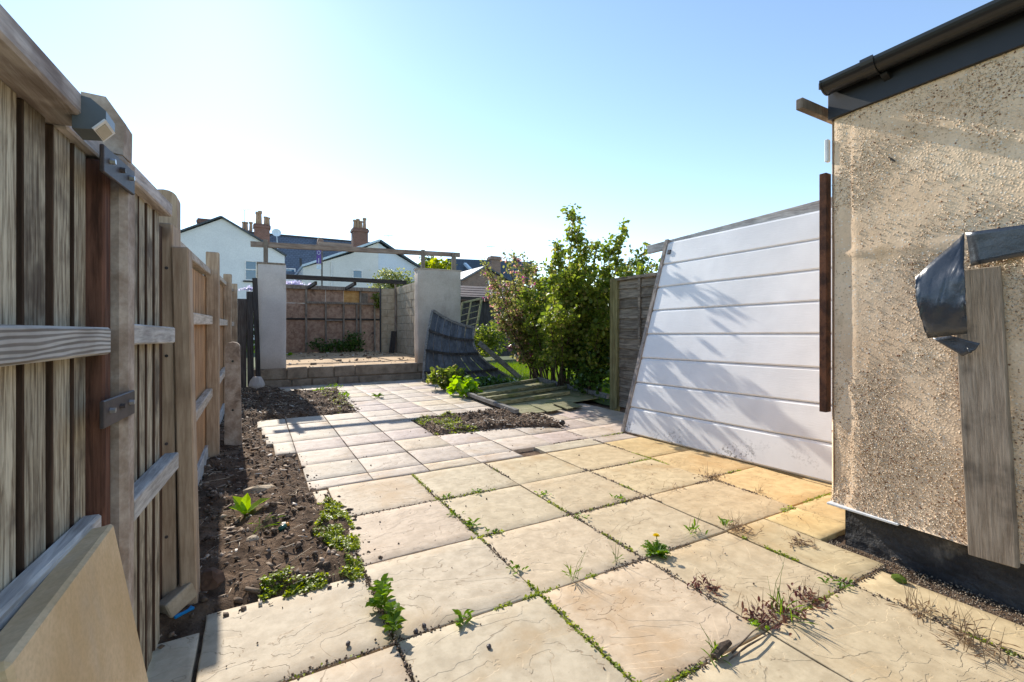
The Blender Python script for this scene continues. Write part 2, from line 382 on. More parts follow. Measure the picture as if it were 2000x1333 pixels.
BLOCK = rough_mat('concrete_block', (.38, .30, .205), (.52, .43, .315), 7, .92, .6, .006, 90, (.22, .17, .12))
MORT = rough_mat('mortar', (.30, .26, .20), (.42, .37, .30), 10, .95, .5, .004)
SLAB = slab_mat(); SOIL = soil_mat(); PEB = pebble_wall_mat()
SANDSLAB = rough_mat('sandstone_leaning', (.58, .40, .21), (.76, .575, .355), 3.2, .85, .35, .004, 110, (.50, .41, .30), c3lo=.6)
PLINTH = rough_mat('plinth_bitumen', (.018, .018, .02), (.06, .058, .058), 9, .7, 1.0, .02, 60, (.26, .23, .19), spec=.4, c3lo=.56)
BLACKP = plain('black_plastic', (.012, .012, .013), .33, 0, .5)
FASC = plain('fascia_black', (.012, .012, .014), .5)
FLASH = plain('flashing_sheet', (.03, .035, .045), .33, 0, .9, .5)
RUST = rough_mat('rusty_steel', (.045, .02, .013), (.16, .062, .03), 14, .8, .5, .003, 90)
STEEL = rough_mat('steel_plate', (.035, .027, .027), (.075, .058, .058), 14, .55, .3, .002, 90, spec=.5)
ZINC = plain('zinc_bolt', (.45, .45, .46), .4, .8)
LAMPG = plain('lamp_grey', (.11, .13, .14), .45); WHITEP = plain('white_plastic', (.75, .75, .75), .4)
LENS = plain('lamp_lens', (.5, .44, .33), .25)
DOORW = white_door_mat(); DOORD = dirty_door_mat()
BLUE = plain('blue_plastic', (.0, .22, .55), .4); GREENP = plain('green_plastic', (.02, .12, .09), .3); ORNG = plain('orange_cap', (.7, .3, .02), .4)
WALLW = rough_mat('white_render_far', (.74, .76, .78), (.84, .86, .87), .6, .85, .1, .004, 20, (.50, .52, .53), c3lo=.62)
WALLC = rough_mat('cream_render_far', (.68, .68, .66), (.77, .77, .75), .6, .85, .1, .004, 20)
WALLB = rough_mat('pale_blue_render_far', (.66, .74, .84), (.74, .81, .90), .6, .85, .1, .004, 20)
BRICK = brick_mat('brick_red', (.13, .06, .045), (.19, .085, .06), (.20, .16, .14))
BRICKB = brick_mat('brick_brown', (.20, .12, .09), (.27, .17, .13), (.28, .25, .22))
SLATE = slate_mat('slate_roof', (.09, .11, .14)); TILE = slate_mat('tile_roof_brown', (.075, .045, .036), .3, .7)
SLATED = slate_mat('slate_dark', (.035, .05, .065), .25, .5)
TERRA = plain('terracotta', (.38, .17, .09), .8); TERRAP = plain('buff_pot', (.34, .23, .15), .8)
DKTRIM = plain('dark_trim', (.03, .032, .036), .6); GLASS = plain('window_glass', (.02, .10, .20), .05, 0, .9)
PURPLE = plain('sign_purple', (.09, .05, .30), .5); PALEB = plain('sign_pale', (.55, .68, .8), .5)
TWIG = chips('twig', (.10, .065, .04), (.40, .30, .21), (.6, .54, .46)); BARK = rough_mat('bark', (.05, .035, .025), (.14, .10, .07), 20, .9, .8, .008)
CHIP = chips('soil_crumbs', (.05, .032, .02), (.20, .135, .09), (.42, .33, .25))
PEBC = chips('pebbles', (.44, .28, .15), (.82, .72, .56), (.20, .09, .04), .45)
L_WEED = leafm('leaf_weed', (.055, .12, .012), (.16, .27, .03)); L_MOSS = leafm('leaf_moss', (.11, .16, .018), (.32, .38, .05), trans=.35)
L_RED = leafm('leaf_red', (.10, .035, .03), (.20, .10, .06), trans=.25); L_DRY = leafm('leaf_dry', (.14, .09, .05), (.30, .22, .13), trans=.25)
L_BRIGHT = leafm('leaf_bright', (.13, .26, .01), (.22, .36, .02), trans=.5)
L_SHRUB = leafm('leaf_shrub', (.075, .125, .022), (.23, .28, .055), (.26, .25, .09), .5)
L_PINK = leafm('leaf_pinkish', (.10, .13, .035), (.27, .26, .10), (.42, .26, .20), .5); PETAL = leafm('petal_pink', (.42, .06, .22), (.6, .18, .38), trans=.4)
L_IVY = leafm('leaf_ivy', (.03, .075, .018), (.09, .16, .03), trans=.3, rough=.3); L_GRASS = leafm('grass_blade', (.06, .12, .012), (.15, .23, .03), trans=.45)
L_FAR = leafm('leaf_far', (.06, .09, .03), (.13, .16, .06)); L_LIME = leafm('leaf_lime', (.14, .2, .02), (.28, .32, .04), trans=.5)
PETALY = leafm('petal_yellow', (.85, .66, .01), (.9, .74, .02), trans=.1); PETALL = leafm('petal_lilac', (.42, .38, .52), (.68, .64, .74), trans=.3)
PETALW = leafm('petal_white', (.6, .55, .45), (.8, .77, .7), trans=.3)

# ------------------------------------------------------------------ ground and soil
def inpoly(x, y, P):
    c = False; j = len(P) - 1
    for i in range(len(P)):
        xi, yi = P[i]; xj, yj = P[j]
        if (yi > y) != (yj > y) and x < (xj - xi) * (y - yi) / (yj - yi) + xi: c = not c
        j = i
    return c
def pdist(x, y, P):
    d = 9.
    for i in range(len(P)):
        ax, ay = P[i - 1]; bx, by = P[i]; ux, uy = bx - ax, by - ay; L = ux * ux + uy * uy
        t = 0 if L == 0 else max(0, min(1, ((x - ax) * ux + (y - ay) * uy) / L)); d = min(d, math.hypot(x - ax - t * ux, y - ay - t * uy))
    return d
BED1 = [(-.42, 2.0), (-.16, 2.11), (.42, 2.10), (.50, 2.72), (.47, 3.04), (.34, 3.36), (.33, 3.62), (.315, 4.36), (.14, 4.38), (.07, 4.95), (.03, 5.4), (-.05, 6.0), (.12, 6.26), (-.03, 6.4), (-.05, 9.6), (-.42, 9.6)]
BED2 = [(-.3, 6.3), (.12, 6.27), (1.19, 6.25), (1.26, 7.5), (1.33, 8.75), (.96, 8.72), (.54, 8.7), (.3, 9.58), (-.3, 9.58)]
BED3 = [(1.66, 5.37), (1.64, 4.5), (2.4, 4.42), (2.98, 4.12), (3.08, 4.36), (3.2, 5.0), (2.75, 5.55), (2.3, 5.42)]
BEDS = [BED1, BED2, BED3]
def mesh_obj(name, me, mat, parent=None, smooth=True):
    me.materials.append(mat)
    if smooth: me.polygons.foreach_set('use_smooth', [True] * len(me.polygons))
    return link(name, me, parent)
g = MB().add([(-150, -60, -.12), (200, -60, -.12), (200, 260, -.12), (-150, 260, -.12)], [(0, 1, 2, 3)])
GND = rough_mat('ground_far', (.06, .08, .03), (.10, .12, .05), 1.2, .95, .4, .02, 20, world=True)
tag(g.build('ground', GND), kind='structure')
def soil_z(x, y):
    z = -.028
    for P in BEDS:
        ins = inpoly(x, y, P); d = pdist(x, y, P)
        k = min(1, d / .07) if ins else 0
        if k > 0:
            e = .03 + .045 * mn.noise(Vector((x * 4, y * 4, 0))) + .034 * mn.noise(Vector((x * 13, y * 13, 3))) + .022 * mn.noise(Vector((x * 34, y * 34, 7)))
            if P is BED3: e += .008
            z = max(z, -.028 * (1 - k) + k * e - .004)
    return z + .006 * mn.noise(Vector((x * 25, y * 25, 1)))
def soil_sheet():
    x0, x1, y0, y1, st = -.75, 5.1, .2, 9.75, .032
    nx = int((x1 - x0) / st); ny = int((y1 - y0) / st); vs = []; fs = []
    for j in range(ny + 1):
        for i in range(nx + 1):
            x = x0 + i * st; y = y0 + j * st; vs.append((x, y, soil_z(x, y)))
    for j in range(ny):
        for i in range(nx): a = j * (nx + 1) + i; fs.append((a, a + 1, a + nx + 2, a + nx + 1))
    me = bpy.data.meshes.new('soil'); me.from_pydata(vs, [], fs)
    return tag(mesh_obj('soil', me, SOIL), kind='structure')
soil = soil_sheet()

# ------------------------------------------------------------------ patio slabs
patio = bpy.data.objects.new('patio', None); COL.objects.link(patio); patio.location = (1.5, 3, 0); tag(patio, kind='structure')
def GRD(i, n): return (0, .010)[i] if i < 2 else ((1, .990)[n - i] if i > n - 2 else .010 + .98 * (i - 1) / (n - 2))
def slab(x0, x1, y0, y1, color, n=9, gap=.0065, z=0.0, tilt=True, cut=None):
    x0 += gap * rnd.uniform(.3, .75); x1 -= gap * rnd.uniform(.3, .75); y0 += gap * rnd.uniform(.3, .75); y1 -= gap * rnd.uniform(.3, .75)
    cx, cy = (x0 + x1) / 2, (y0 + y1) / 2; sd_ = rnd.uniform(0, 100)
    tx, ty, tz = (rnd.uniform(-.004, .004), rnd.uniform(-.004, .004), rnd.uniform(-.0025, .002)) if tilt else (0, 0, 0)
    vs = []; fs = []
    for j in range(n + 1):
        for i in range(n + 1):
            u, v = GRD(i, n), GRD(j, n)
            e = min(u, v, 1 - u, 1 - v)
            x = x0 + (x1 - x0) * u; y = y0 + (y1 - y0) * v
            if e == 0:
                q = .0035 * mn.noise(Vector((x * 17, y * 17, sd_)))
                if u in (0, 1): x += q
                if v in (0, 1): y += q
            zz = .0020 * mn.noise(Vector((x * 5, y * 5, sd_))) + .0007 * mn.noise(Vector((x * 19, y * 19, sd_)))
            zz += (-.003 if e == 0 else 0) + (x - cx) * tx + (y - cy) * ty + tz
            vs.append((x - cx, y - cy, zz))
    for j in range(n):
        for i in range(n): a = j * (n + 1) + i; fs.append((a, a + 1, a + n + 2, a + n + 1))
    rim = [i for i in range(n)] + [i * (n + 1) + n for i in range(n)] + [n * (n + 1) + n - i for i in range(n)] + [(n - i) * (n + 1) for i in range(n)]
    b0 = len(vs); vs += [(vs[i][0], vs[i][1], -.04) for i in rim]
    for k in range(len(rim)): a, b_ = rim[k], rim[(k + 1) % len(rim)]; fs.append((a, b0 + k, b0 + (k + 1) % len(rim), b_))
    me = bpy.data.meshes.new('slab'); me.from_pydata(vs, [], fs); me.materials.append(SLAB)
    me.polygons.foreach_set('use_smooth', [True] * (n * n) + [False] * len(rim))
    return link('slab', me, patio, (cx, cy, z), color=color)
def cv(c, a=.06):
    k = 1 + rnd.uniform(-a, a); return tuple(q * k * (1 + rnd.uniform(-.02, .02)) for q in c)
CREAM = (.53, .44, .325); GOLD = (.55, .405, .20); GREYP = (.48, .415, .345); LILAC = (.455, .38, .34)
XL = [.435, 1.035, 1.635, 2.25, 2.92, 3.52]; YL = [-.19, .41, 1.01, 1.61, 2.20, 2.80, 3.39]
for i in range(4):
    for j in range(6):
        t = i / 3
        c = tuple(CREAM[k] * (1 - t * .55) + GOLD[k] * t * .55 for k in range(3))
        x1 = XL[i + 1] if not (i == 3 and j < 3) else (2.50 if j < 2 else 2.58)
        slab(XL[i], x1, YL[j], YL[j + 1], cv(c))
for y0, y1 in ((3.39, 3.39),): pass
for y0, y1, x1 in ((1.64, 2.24, 3.5), (2.24, 2.84, 3.52), (2.84, 3.42, 3.5)): slab(2.92, x1, y0, y1, cv(GOLD))
slab(2.26, 2.92, 3.40, 3.62, cv(CREAM)); slab(2.92, 3.4, 3.42, 3.75, cv(GREYP))
slab(2.585, 2.92, 1.30, 1.61, cv(GOLD)); slab(2.92, 3.5, 1.32, 1.63, cv(GOLD)); slab(3.51, 4.1, 1.32, 1.9, cv(GOLD)); slab(3.53, 4.1, 1.9, 2.5, cv(GOLD)); slab(3.53, 4.1, 2.5, 3.1, cv(GOLD)); slab(3.53, 4.1, 3.1, 3.6, cv(GOLD))
for y0, y1 in ((1.61, 2.13), (1.01, 1.60), (.41, 1.0)): slab(-.165, .433, y0, y1, cv(CREAM))
slab(-.31, -.172, 1.52, 2.02, cv(CREAM)); slab(-.31, -.172, .9, 1.51, cv(CREAM)); slab(.36, .434, 2.14, 2.80, cv(CREAM)); slab(.34, .434, 2.81, 3.37, cv(CREAM))
XS = [-.12, .322, .755, 1.187, 1.625, 2.03, 2.49, 2.93, 3.37, 3.81, 4.2]; YS = [3.40, 3.60, 4.035, 4.48, 4.925, 5.385, 5.80, 6.22, 6.68, 7.12, 7.56, 8.0, 8.44, 8.88, 9.32, 9.56]
for i in range(10):
    for j in range(15):
        x0, x1, y0, y1 = XS[i], XS[i + 1], YS[j], YS[j + 1]
        if j == 0 and i >= 5: continue
        if i == 0 and j < 3: continue
        if i == 0 and j in (3, 4, 5, 6): x0 = [.15, .09, .06, .02][j - 3]
        if j == 1 and i in (6, 7): y0 = 3.625
        cxy = ((x0 + x1) / 2, (y0 + y1) / 2)
        if inpoly(*cxy, BED2) or inpoly(*cxy, BED3) or (i == 0 and j > 6): continue
        if i > 6 and cxy[0] > 3.4 and j > 4: continue
        if i > 6 and cxy[1] < 3.75: continue
        r_ = rnd.random(); c = GREYP if r_ < .55 else (LILAC if r_ < .8 else CREAM)
        if i >= 4 and j < 5: c = tuple((c[k] + (.58, .48, .40)[k]) / 2 for k in range(3))
        slab(x0, x1, y0, y1, cv(c, .08), n=6, gap=.007)

# joint weeds, moss: one carpet nobody could count
def joint_lines():
    J = []
    for x in XL[:4]: J.append(((x, .5), (x, 3.39), .95 if x > 1.7 else .8))
    J.append(((2.92, 1.64), (2.92, 3.6), .75))
    for y in YL[1:6]: J.append(((.435, y), (2.92, y), .7))
    J += [((-.165, 1.61), (.435, 1.61), .1), ((2.25, 1.63), (3.5, 1.63), .5), ((2.92, 2.24), (3.5, 2.24), .5), ((2.4, 3.63), (3.4, 3.63), .6)]
    return J
P = []; 
for (a, b_, dens) in joint_lines():
    L = math.dist(a, b_); n = int(L * 900 * dens)
    for _ in range(n):
        t = rnd.random(); x = a[0] + (b_[0] - a[0]) * t; y = a[1] + (b_[1] - a[1]) * t
        q = mn.noise(Vector((x * 2.3, y * 2.3, 5))) + .6 * mn.noise(Vector((x * 9, y * 9, 2)))
        if q < .24: continue
        s_ = .004 + .010 * min(1, q); P.append((x + rnd.gauss(0, s_ * .6), y + rnd.gauss(0, s_ * .6), -.006 + rnd.random() * .010))
P = np.array(P); n = len(P)
o = scatter('joint_moss', LF2_V, LF2_F, P, rand_rot(n, 1.2), .006 + .010 * nr.random(n), L_MOSS, patio); tag(o, kind='stuff')
# earth crumbs lying in the open joints
P = []
for (a, b_, dens) in joint_lines():
    for _ in range(int(math.dist(a, b_) * 260)):
        t = rnd.random(); x = a[0] + (b_[0] - a[0]) * t; y = a[1] + (b_[1] - a[1]) * t
        if mn.noise(Vector((x * 1.7, y * 1.7, 9))) > .0: P.append((x + rnd.gauss(0, .009), y + rnd.gauss(0, .009), .0015))
P = np.array(P); n = len(P)
tag(scatter('joint_crumbs', OCT_V, OCT_F, P, rand_rot(n), np.stack([.002 + .004 * nr.random(n)] * 3, -1), CHIP, patio), kind='stuff')

# soil crumbs, bark chips and dry stalks on the beds
def on_beds(n, beds=BEDS, spill=0):
    out = []
    wts = [3.2, 3.0, 2.2]
    while len(out) < n:
        Pq = rnd.choices(beds, wts[:len(beds)])[0]
        x = rnd.uniform(min(p[0] for p in Pq) - spill, max(p[0] for p in Pq) + spill); y = rnd.uniform(min(p[1] for p in Pq) - spill, max(p[1] for p in Pq) + spill)
        if inpoly(x, y, Pq) or (spill and pdist(x, y, Pq) < spill * rnd.random() ** 2.5): out.append((x, y, max(soil_z(x, y), -.001 if spill and not inpoly(x, y, Pq) else -1) + .001))
    return np.array(out)
P = on_beds(14000, spill=.10); n = len(P); s_ = .0025 + .016 * nr.random(n) ** 3.2
tag(scatter('soil_crumbs', OCT_V, OCT_F, P, rand_rot(n), np.stack([s_ * (1 + nr.random(n)), s_, s_ * .8], -1), CHIP, soil), kind='stuff')
P = on_beds(2200, spill=.06); n = len(P); s_ = .007 + .026 * nr.random(n) ** 2.4
BOXV = [(x, y, z) for x in (-1, 1) for y in (-1, 1) for z in (-1, 1)]; BOXF = [(0, 1, 3, 2), (4, 6, 7, 5), (0, 4, 5, 1), (2, 3, 7, 6), (0, 2, 6, 4), (1, 5, 7, 3)]
tag(scatter('bark_chips', BOXV, BOXF, P + [0, 0, .003], rand_rot(n, .6), np.stack([s_, s_ * .3, s_ * .12], -1), TWIG, soil), kind='stuff')
P = on_beds(420, spill=.05); n = len(P); s_ = .03 + .05 * nr.random(n)
tag(scatter('dry_stalks', BOXV, BOXF, P + [0, 0, .008], rand_rot(n, .25), np.stack([s_, .0014 + 0 * s_, .0014 + 0 * s_], -1), chips('straw', (.30, .22, .14), (.60, .50, .38)), soil), kind='stuff')
# moss cushions at the edges of the beds
P = []
while len(P) < 8500:
    k = rnd.random()
    if k < .62: x, y = rnd.uniform(.02, .48), rnd.uniform(2.1, 3.1); ok = inpoly(x, y, BED1) and (x > .32 + .05 * math.sin(y * 9) or y < 2.22 + .1 * mn.noise(Vector((x * 5, 0, 0)))) and mn.noise(Vector((x * 8, y * 8, 0))) > -.18
    elif k < .78: x, y = rnd.uniform(.7, 1.3), rnd.uniform(6.2, 8.7); ok = inpoly(x, y, BED2) and x > .95 and mn.noise(Vector((x * 4, y * 4, 0))) > .02
    else: x, y = rnd.uniform(1.63, 2.1), rnd.uniform(4.4, 5.4); ok = inpoly(x, y, BED3) and mn.noise(Vector((x * 5, y * 5, 2))) > -.1 - (x - 1.63)*0
    if ok: P.append((x, y, max(soil_z(x, y), -.004) + .004 + .008 * rnd.random()))
P = np.array(P); n = len(P)
tag(scatter('bed_moss', LF2_V, LF2_F, P, rand_rot(n, 1.1), .008 + .013 * nr.random(n), L_MOSS, soil), kind='stuff')

n = 2600; P = np.stack([nr.uniform(2.50, 2.67, n), nr.uniform(.1, 1.29, n), nr.uniform(-.022, -.010, n)], -1)
tag(scatter('plinth_gravel', OCT_V, OCT_F, P, rand_rot(n), .0015 + .004 * nr.random(n) ** 3, chips('gravel', (.20, .15, .10), (.40, .32, .23), (.10, .08, .06)), soil), kind='stuff')
# loose bits on the slabs
P = np.array([(rnd.uniform(-.1, 2.9), rnd.uniform(1.0, 6.0), .003) for _ in range(260)]); n = len(P)
tag(scatter('grit', OCT_V, OCT_F, P, rand_rot(n), .0018 + .006 * nr.random(n) ** 3, CHIP, patio), kind='stuff')

# ------------------------------------------------------------------ weeds
def weed(pos, label, n=14, L=.05, W=.018, up=.8, mat=L_WEED, stalks=0, spread=.02, group='weeds in the patio joints', name='weed', cat='weed'):
    t = thing(name, pos, label, cat, group); m = MB()
    for i in range(n):
        a = rnd.uniform(0, 6.283); el = rnd.uniform(.1, up); l = L * rnd.uniform(.55, 1.1)
        p = Vector(pos) + Vector((rnd.gauss(0, spread), rnd.gauss(0, spread), rnd.uniform(0, L * .25)))
        m.leaf(p, (math.cos(a) * math.cos(el), math.sin(a) * math.cos(el), math.sin(el)), (0, 0, 1), l, W * rnd.uniform(.7, 1.2))
    tag(m.build('leaves', mat, t), kind='stuff')
    if stalks:
        s2 = MB()
        for i in range(stalks):
            a = rnd.uniform(0, 6.283); h = L * rnd.uniform(1.2, 2.4); r_ = h * rnd.uniform(.15, .6)
            p = Vector(pos) + Vector((rnd.gauss(0, spread), rnd.gauss(0, spread), 0))
            s2.tube([p, p + Vector((math.cos(a) * r_ * .4, math.sin(a) * r_ * .4, h * .6)), p + Vector((math.cos(a) * r_, math.sin(a) * r_, h))], [.0012, .0009, .0004], 4)
        tag(s2.build('stalks', L_DRY if mat in (L_RED, L_DRY) else L_GRASS, t), kind='stuff')
    return t
G = lambda x, y, z=0.0: at(x, y, Z=z)
# big leafy weed line by the soil bed
def leafy(pos_list, label, L, W, name='leafy_weed'):
    p0 = Vector(pos_list[0]); t = thing(name, p0, label, 'weed', 'weeds in the patio joints'); m = MB(); st = MB()
    for p in pos_list:
        p = Vector(p); h = L * rnd.uniform(.7, 1.3); tip = p + Vector((rnd.uniform(-.02, .02), rnd.uniform(-.02, .02), h)); st.tube([p, (p + tip) / 2 + Vector((.004, 0, 0)), tip], [.002, .0016, .001], 5)
        for i in range(11):
            q = p.lerp(tip, .15 + .85 * i / 10); a = i * 2.4 + rnd.random()
            m.leaf(q, (math.cos(a), math.sin(a), rnd.uniform(.1, .8)), (0, 0, 1), L * rnd.uniform(.5, .9), W * rnd.uniform(.8, 1.2))
    tag(m.build('leaves', L_WEED, t), kind='stuff'); tag(st.build('stem', L_WEED, t), kind='stuff'); return t
leafy([G(738, 1160), G(748, 1178), G(752, 1200), G(760, 1222), G(767, 1238), G(745, 1190)], 'tall leafy green weed growing beside the front corner of the soil bed', .06, .026)
leafy([G(728, 1190)], 'grey-green three-leaf sprig left of the tall leafy weed', .05, .036)
weed(G(903, 1216), 'bright green rosette weed in the open slab joint of the foreground', 16, .048, .017, .9)
weed(G(918, 1028), 'compact green weed at the joint crossing in the middle of the patio', 14, .05, .018)
weed(G(888, 1008), 'small green weed just above the compact weed in the same joint', 10, .035, .014); weed(G(962, 1042), 'small green sprout right of the joint crossing', 10, .035, .013)
weed(G(1062, 968), 'small pale weed at the joint crossing far up the second joint', 12, .04, .015); weed(G(933, 962), 'small weed in the cross joint left of the second long joint', 10, .04, .014)
weed(G(876, 973), 'weed tuft at the far end of the first long joint', 10, .04, .014); weed(G(1008, 1115), 'small green weed halfway along the nearer part of the first long joint', 12, .038, .014)
weed(G(1120, 1132), 'thin grass tuft in the cross joint left of the dandelion', 12, .07, .005, 1.4, L_GRASS, 4, .008); weed(G(1205, 1098), 'wispy grass sprig nearest the left side of the dandelion', 8, .055, .004, 1.4, L_GRASS, 3, .006)
weed(G(1138, 1012), 'green weed at the crossing below the second long joint', 10, .035, .013); weed(G(1208, 975), 'green tuft in the cross joint below the mossy third joint', 12, .04, .014)
weed(G(1352, 1040), 'green weed with thin stalks right of the dandelion', 14, .05, .012, 1.2, L_WEED, 5, .02); weed(G(1418, 1024), 'yellow-green tuft on the dry root clump', 10, .04, .016)
weed(G(1384, 1152), 'dark red creeping weed right of the dandelion', 34, .035, .012, .9, L_RED, 6, .03)
weed(G(1440, 1036), 'brown dried root clump at the mossy joint crossing', 60, .045, .006, .7, L_DRY, 12, .035); weed(G(1392, 935), 'brown dried clump in front of the white panel', 40, .05, .006, .7, L_DRY, 8, .035)
weed(G(1565, 1064), 'flat brown clump near the house corner', 36, .035, .010, .5, L_DRY, 4, .03); weed(G(1483, 962), 'tall dry stalks standing in front of the white panel', 8, .03, .006, .6, L_DRY, 5, .008)
weed(G(1320, 955), 'short brown clump on the third slab row by the white panel', 22, .03, .006, .6, L_DRY, 2, .03)
for q, lb in (((1485, 1212), 'dark red weed mat at the near end of the overgrown cross joint'), ((1530, 1195), 'thick red and brown weed mat in the middle of the overgrown cross joint'), ((1585, 1175), 'red weed mat at the far end of the overgrown cross joint')):
    weed(G(*q), lb, 60, .032, .012, .9, L_RED, 14, .035)
weed(G(1527, 1205), 'tall green grass blades rising from the overgrown cross joint', 16, .10, .006, 1.45, L_GRASS, 4, .015); weed(G(1640, 1142), 'low grey-green tuft where the overgrown joint ends', 24, .03, .012, .8, L_WEED, 0, .025)
weed(G(1395, 1285), 'green grass tuft beside the dead root at the bottom of the picture', 14, .05, .007, 1.3, L_GRASS, 2, .012); weed(G(1480, 1222), 'yellow-green tuft on the near end of the red mat', 12, .03, .014, .9, L_BRIGHT, 0, .012)
weed(G(738, 777), 'flat green rosette weed on the far grey slabs', 16, .13, .04, .5, L_WEED, 0, .015); weed(G(625, 765), 'bright weed at the back of the far soil bed', 18, .10, .035, .9, L_BRIGHT, 0, .05)
weed(G(670, 775), 'green weed on the right edge of the far soil bed', 24, .10, .03, .9, L_WEED, 0, .07)
weed(G(655, 757), 'tufted weed where the far soil bed meets the step', 20, .09, .025, 1, L_WEED, 0, .06)
weed(G(1900, 1262), 'dry brown stalk heap along the joint below the black plinth', 70, .06, .006, .5, L_DRY, 20, .05); weed(G(1800, 1195), 'dry stalks in the joint nearest the plank', 40, .05, .006, .5, L_DRY, 10, .035)
# dead root
m = MB(); p = G(1395, 1292); q = G(1424, 1262)
m.tube([p + Vector((0, 0, .012)), (p + q) / 2 + Vector((0, 0, .02)), q + Vector((0, 0, .014))], [.012, .014, .009], 7)
m.tube([G(1430, 1275, .01), G(1470, 1235, .02), G(1510, 1205, .015)], [.0018, .0018, .001], 5); m.tube([G(1424, 1290, .006), G(1460, 1262, .02), G(1500, 1240, .01)], [.0025, .003, .0015], 5)
tag(m.build('dead_root', BARK, jitter=.0012), 'short dead woody root lying on the near slabs', 'root')
# dandelion
dp = G(1283, 1083); t = thing('dandelion', dp, 'dandelion with one yellow flower growing at a slab corner', 'dandelion')
m = MB()
for i in range(20):
    a = i * 2.4; el = rnd.uniform(.12, .75); L = rnd.uniform(.05, .095); dd = Vector((math.cos(a) * math.cos(el), math.sin(a) * math.cos(el), math.sin(el)))
    m.leaf(dp, dd, (0, 0, 1), L, .022)
    for k in (.45, .65, .82):
        for sgn in (-1, 1): sdv = dd.cross(Vector((0, 0, 1))).normalized() * sgn; m.leaf(dp + dd * L * k, dd * .3 + sdv, (0, 0, 1), .016, .010)
m.build('leaves', L_WEED, t)
fp = dp + Vector((.006, .01, .085)); MB().tube([dp, dp + Vector((.006, 0, .05)), fp], [.0022, .002, .002], 6).build('stem', L_WEED, t)
m = MB()
for r_ in range(4):
    for i in range(18):
        a = i / 18 * 6.283 + r_ * .3; el = .15 + r_ * .38; m.leaf(fp, (math.cos(a) * math.cos(el), math.sin(a) * math.cos(el), math.sin(el)), (0, 0, 1), .019 - r_ * .0025, .005)
m.build('flower', PETALY, t)
# broad-leaved plant in the soil bed
dp = G(478, 1005, .02); t = thing('broadleaf_plant', dp, 'bright green plant with three upright rounded leaves in the front soil bed', 'plant'); m = MB()
for a, el, L, W in ((2.5, 1.0, .13, .085), (3.2, .7, .10, .075), (.1, .55, .15, .085), (1.3, 1.2, .12, .06), (5.0, .5, .09, .06)):
    m_ = Vector((math.cos(a) * math.cos(el), math.sin(a) * math.cos(el), math.sin(el)))
    m.leaf(dp, m_, (0, 0, 1), L, W, .12, rnd.uniform(.3, 1))
m.build('leaves', L_BRIGHT, t); MB().tube([dp - Vector((0, 0, .02)), dp + Vector((0, 0, .02))], [.008, .005], 6).build('crown', L_WEED, t)
weed(G(515, 1032, .02), 'thin grey-green onion-like blades beside the broad-leaved plant', 12, .13, .006, .35, L_GRASS, 0, .01, 'plants in the soil bed', 'bulb_leaves', 'plant')

# small rubbish in the beds
m = MB(); p = G(545, 1035, .03); m.tube([p, p + Vector((.035, .012, .012))], [.012, .012], 10); bt = thing('bottle', p, 'small green plastic bottle with an orange cap in the soil', 'bottle'); m.build('body', GREENP, bt, True)
MB().tube([p + Vector((.035, .012, .012)), p + Vector((.048, .016, .016))], [.010, .010], 10).build('cap', ORNG, bt, True)
def rock(name, p, r, mat, label, cat, fl=.6, seed=0):
    bm = bmesh.new(); bmesh.ops.create_icosphere(bm, subdivisions=2, radius=1)
    for v in bm.verts:
        k = 1 + .35 * mn.noise(v.co * 1.3 + Vector((seed, 0, 0))) + .12 * mn.noise(v.co * 4 + Vector((seed, 0, 0))); v.co = Vector((v.co.x * r[0], v.co.y * r[1], v.co.z * r[2])) * k
    me = bpy.data.meshes.new(name); bm.to_mesh(me); bm.free(); me.materials.append(mat)
    return tag(link(name, me, None, p), label, cat)
rock('stone', G(503, 960, .03), (.10, .06, .035), BLOCK, 'flat broken stone behind the broad-leaved plant', 'stone', seed=1)
rock('clod', G(410, 1135, .03), (.05, .05, .06), rough_mat('clod_brown', (.08, .045, .03), (.2, .12, .08), 15), 'reddish brown clod at the foot of the doubled timber post', 'clod', seed=2)
rock('stone', G(492, 1055, .02), (.04, .03, .02), BLOCK, 'small grey stone left of the green bottle', 'stone', seed=3)
rock('stone', G(400, 855, .04), (.06, .05, .02), W_CAP, 'round pale disc of wood beside the second fence post', 'wood offcut', seed=4)
rock('rubbish', G(1300 / 1, 838, .02), (.05, .03, .03), BLACKP, 'scrap of black plastic lying on the panel side of the patio', 'rubbish', seed=5)
rock('rubbish', at(1098, 826, Z=.03), (.04, .03, .03), BLACKP, 'black crumpled scrap at the right end of the middle soil heap', 'rubbish', seed=6)
rock('moss_clump', at(1756, 1130, Z=.012), (.022, .03, .016), L_MOSS, 'loose cushion of moss on the slab by the black plinth', 'moss', seed=7)
for q, sd_, lb in (((812, 1233), 8, 'dark stone beside the tall leafy weed, the left of two'), ((828, 1222), 9, 'dark stone beside the tall leafy weed, the right of two'), ((680, 1257), 10, 'dark crumb of earth on the near left slab'), ((955, 1263), 11, 'tiny dark pebble on the slab right of the rosette weed')):
    rock('stone', at(*q, Z=.006), (.008, .011, .008), STEEL, lb, 'stone', seed=sd_)

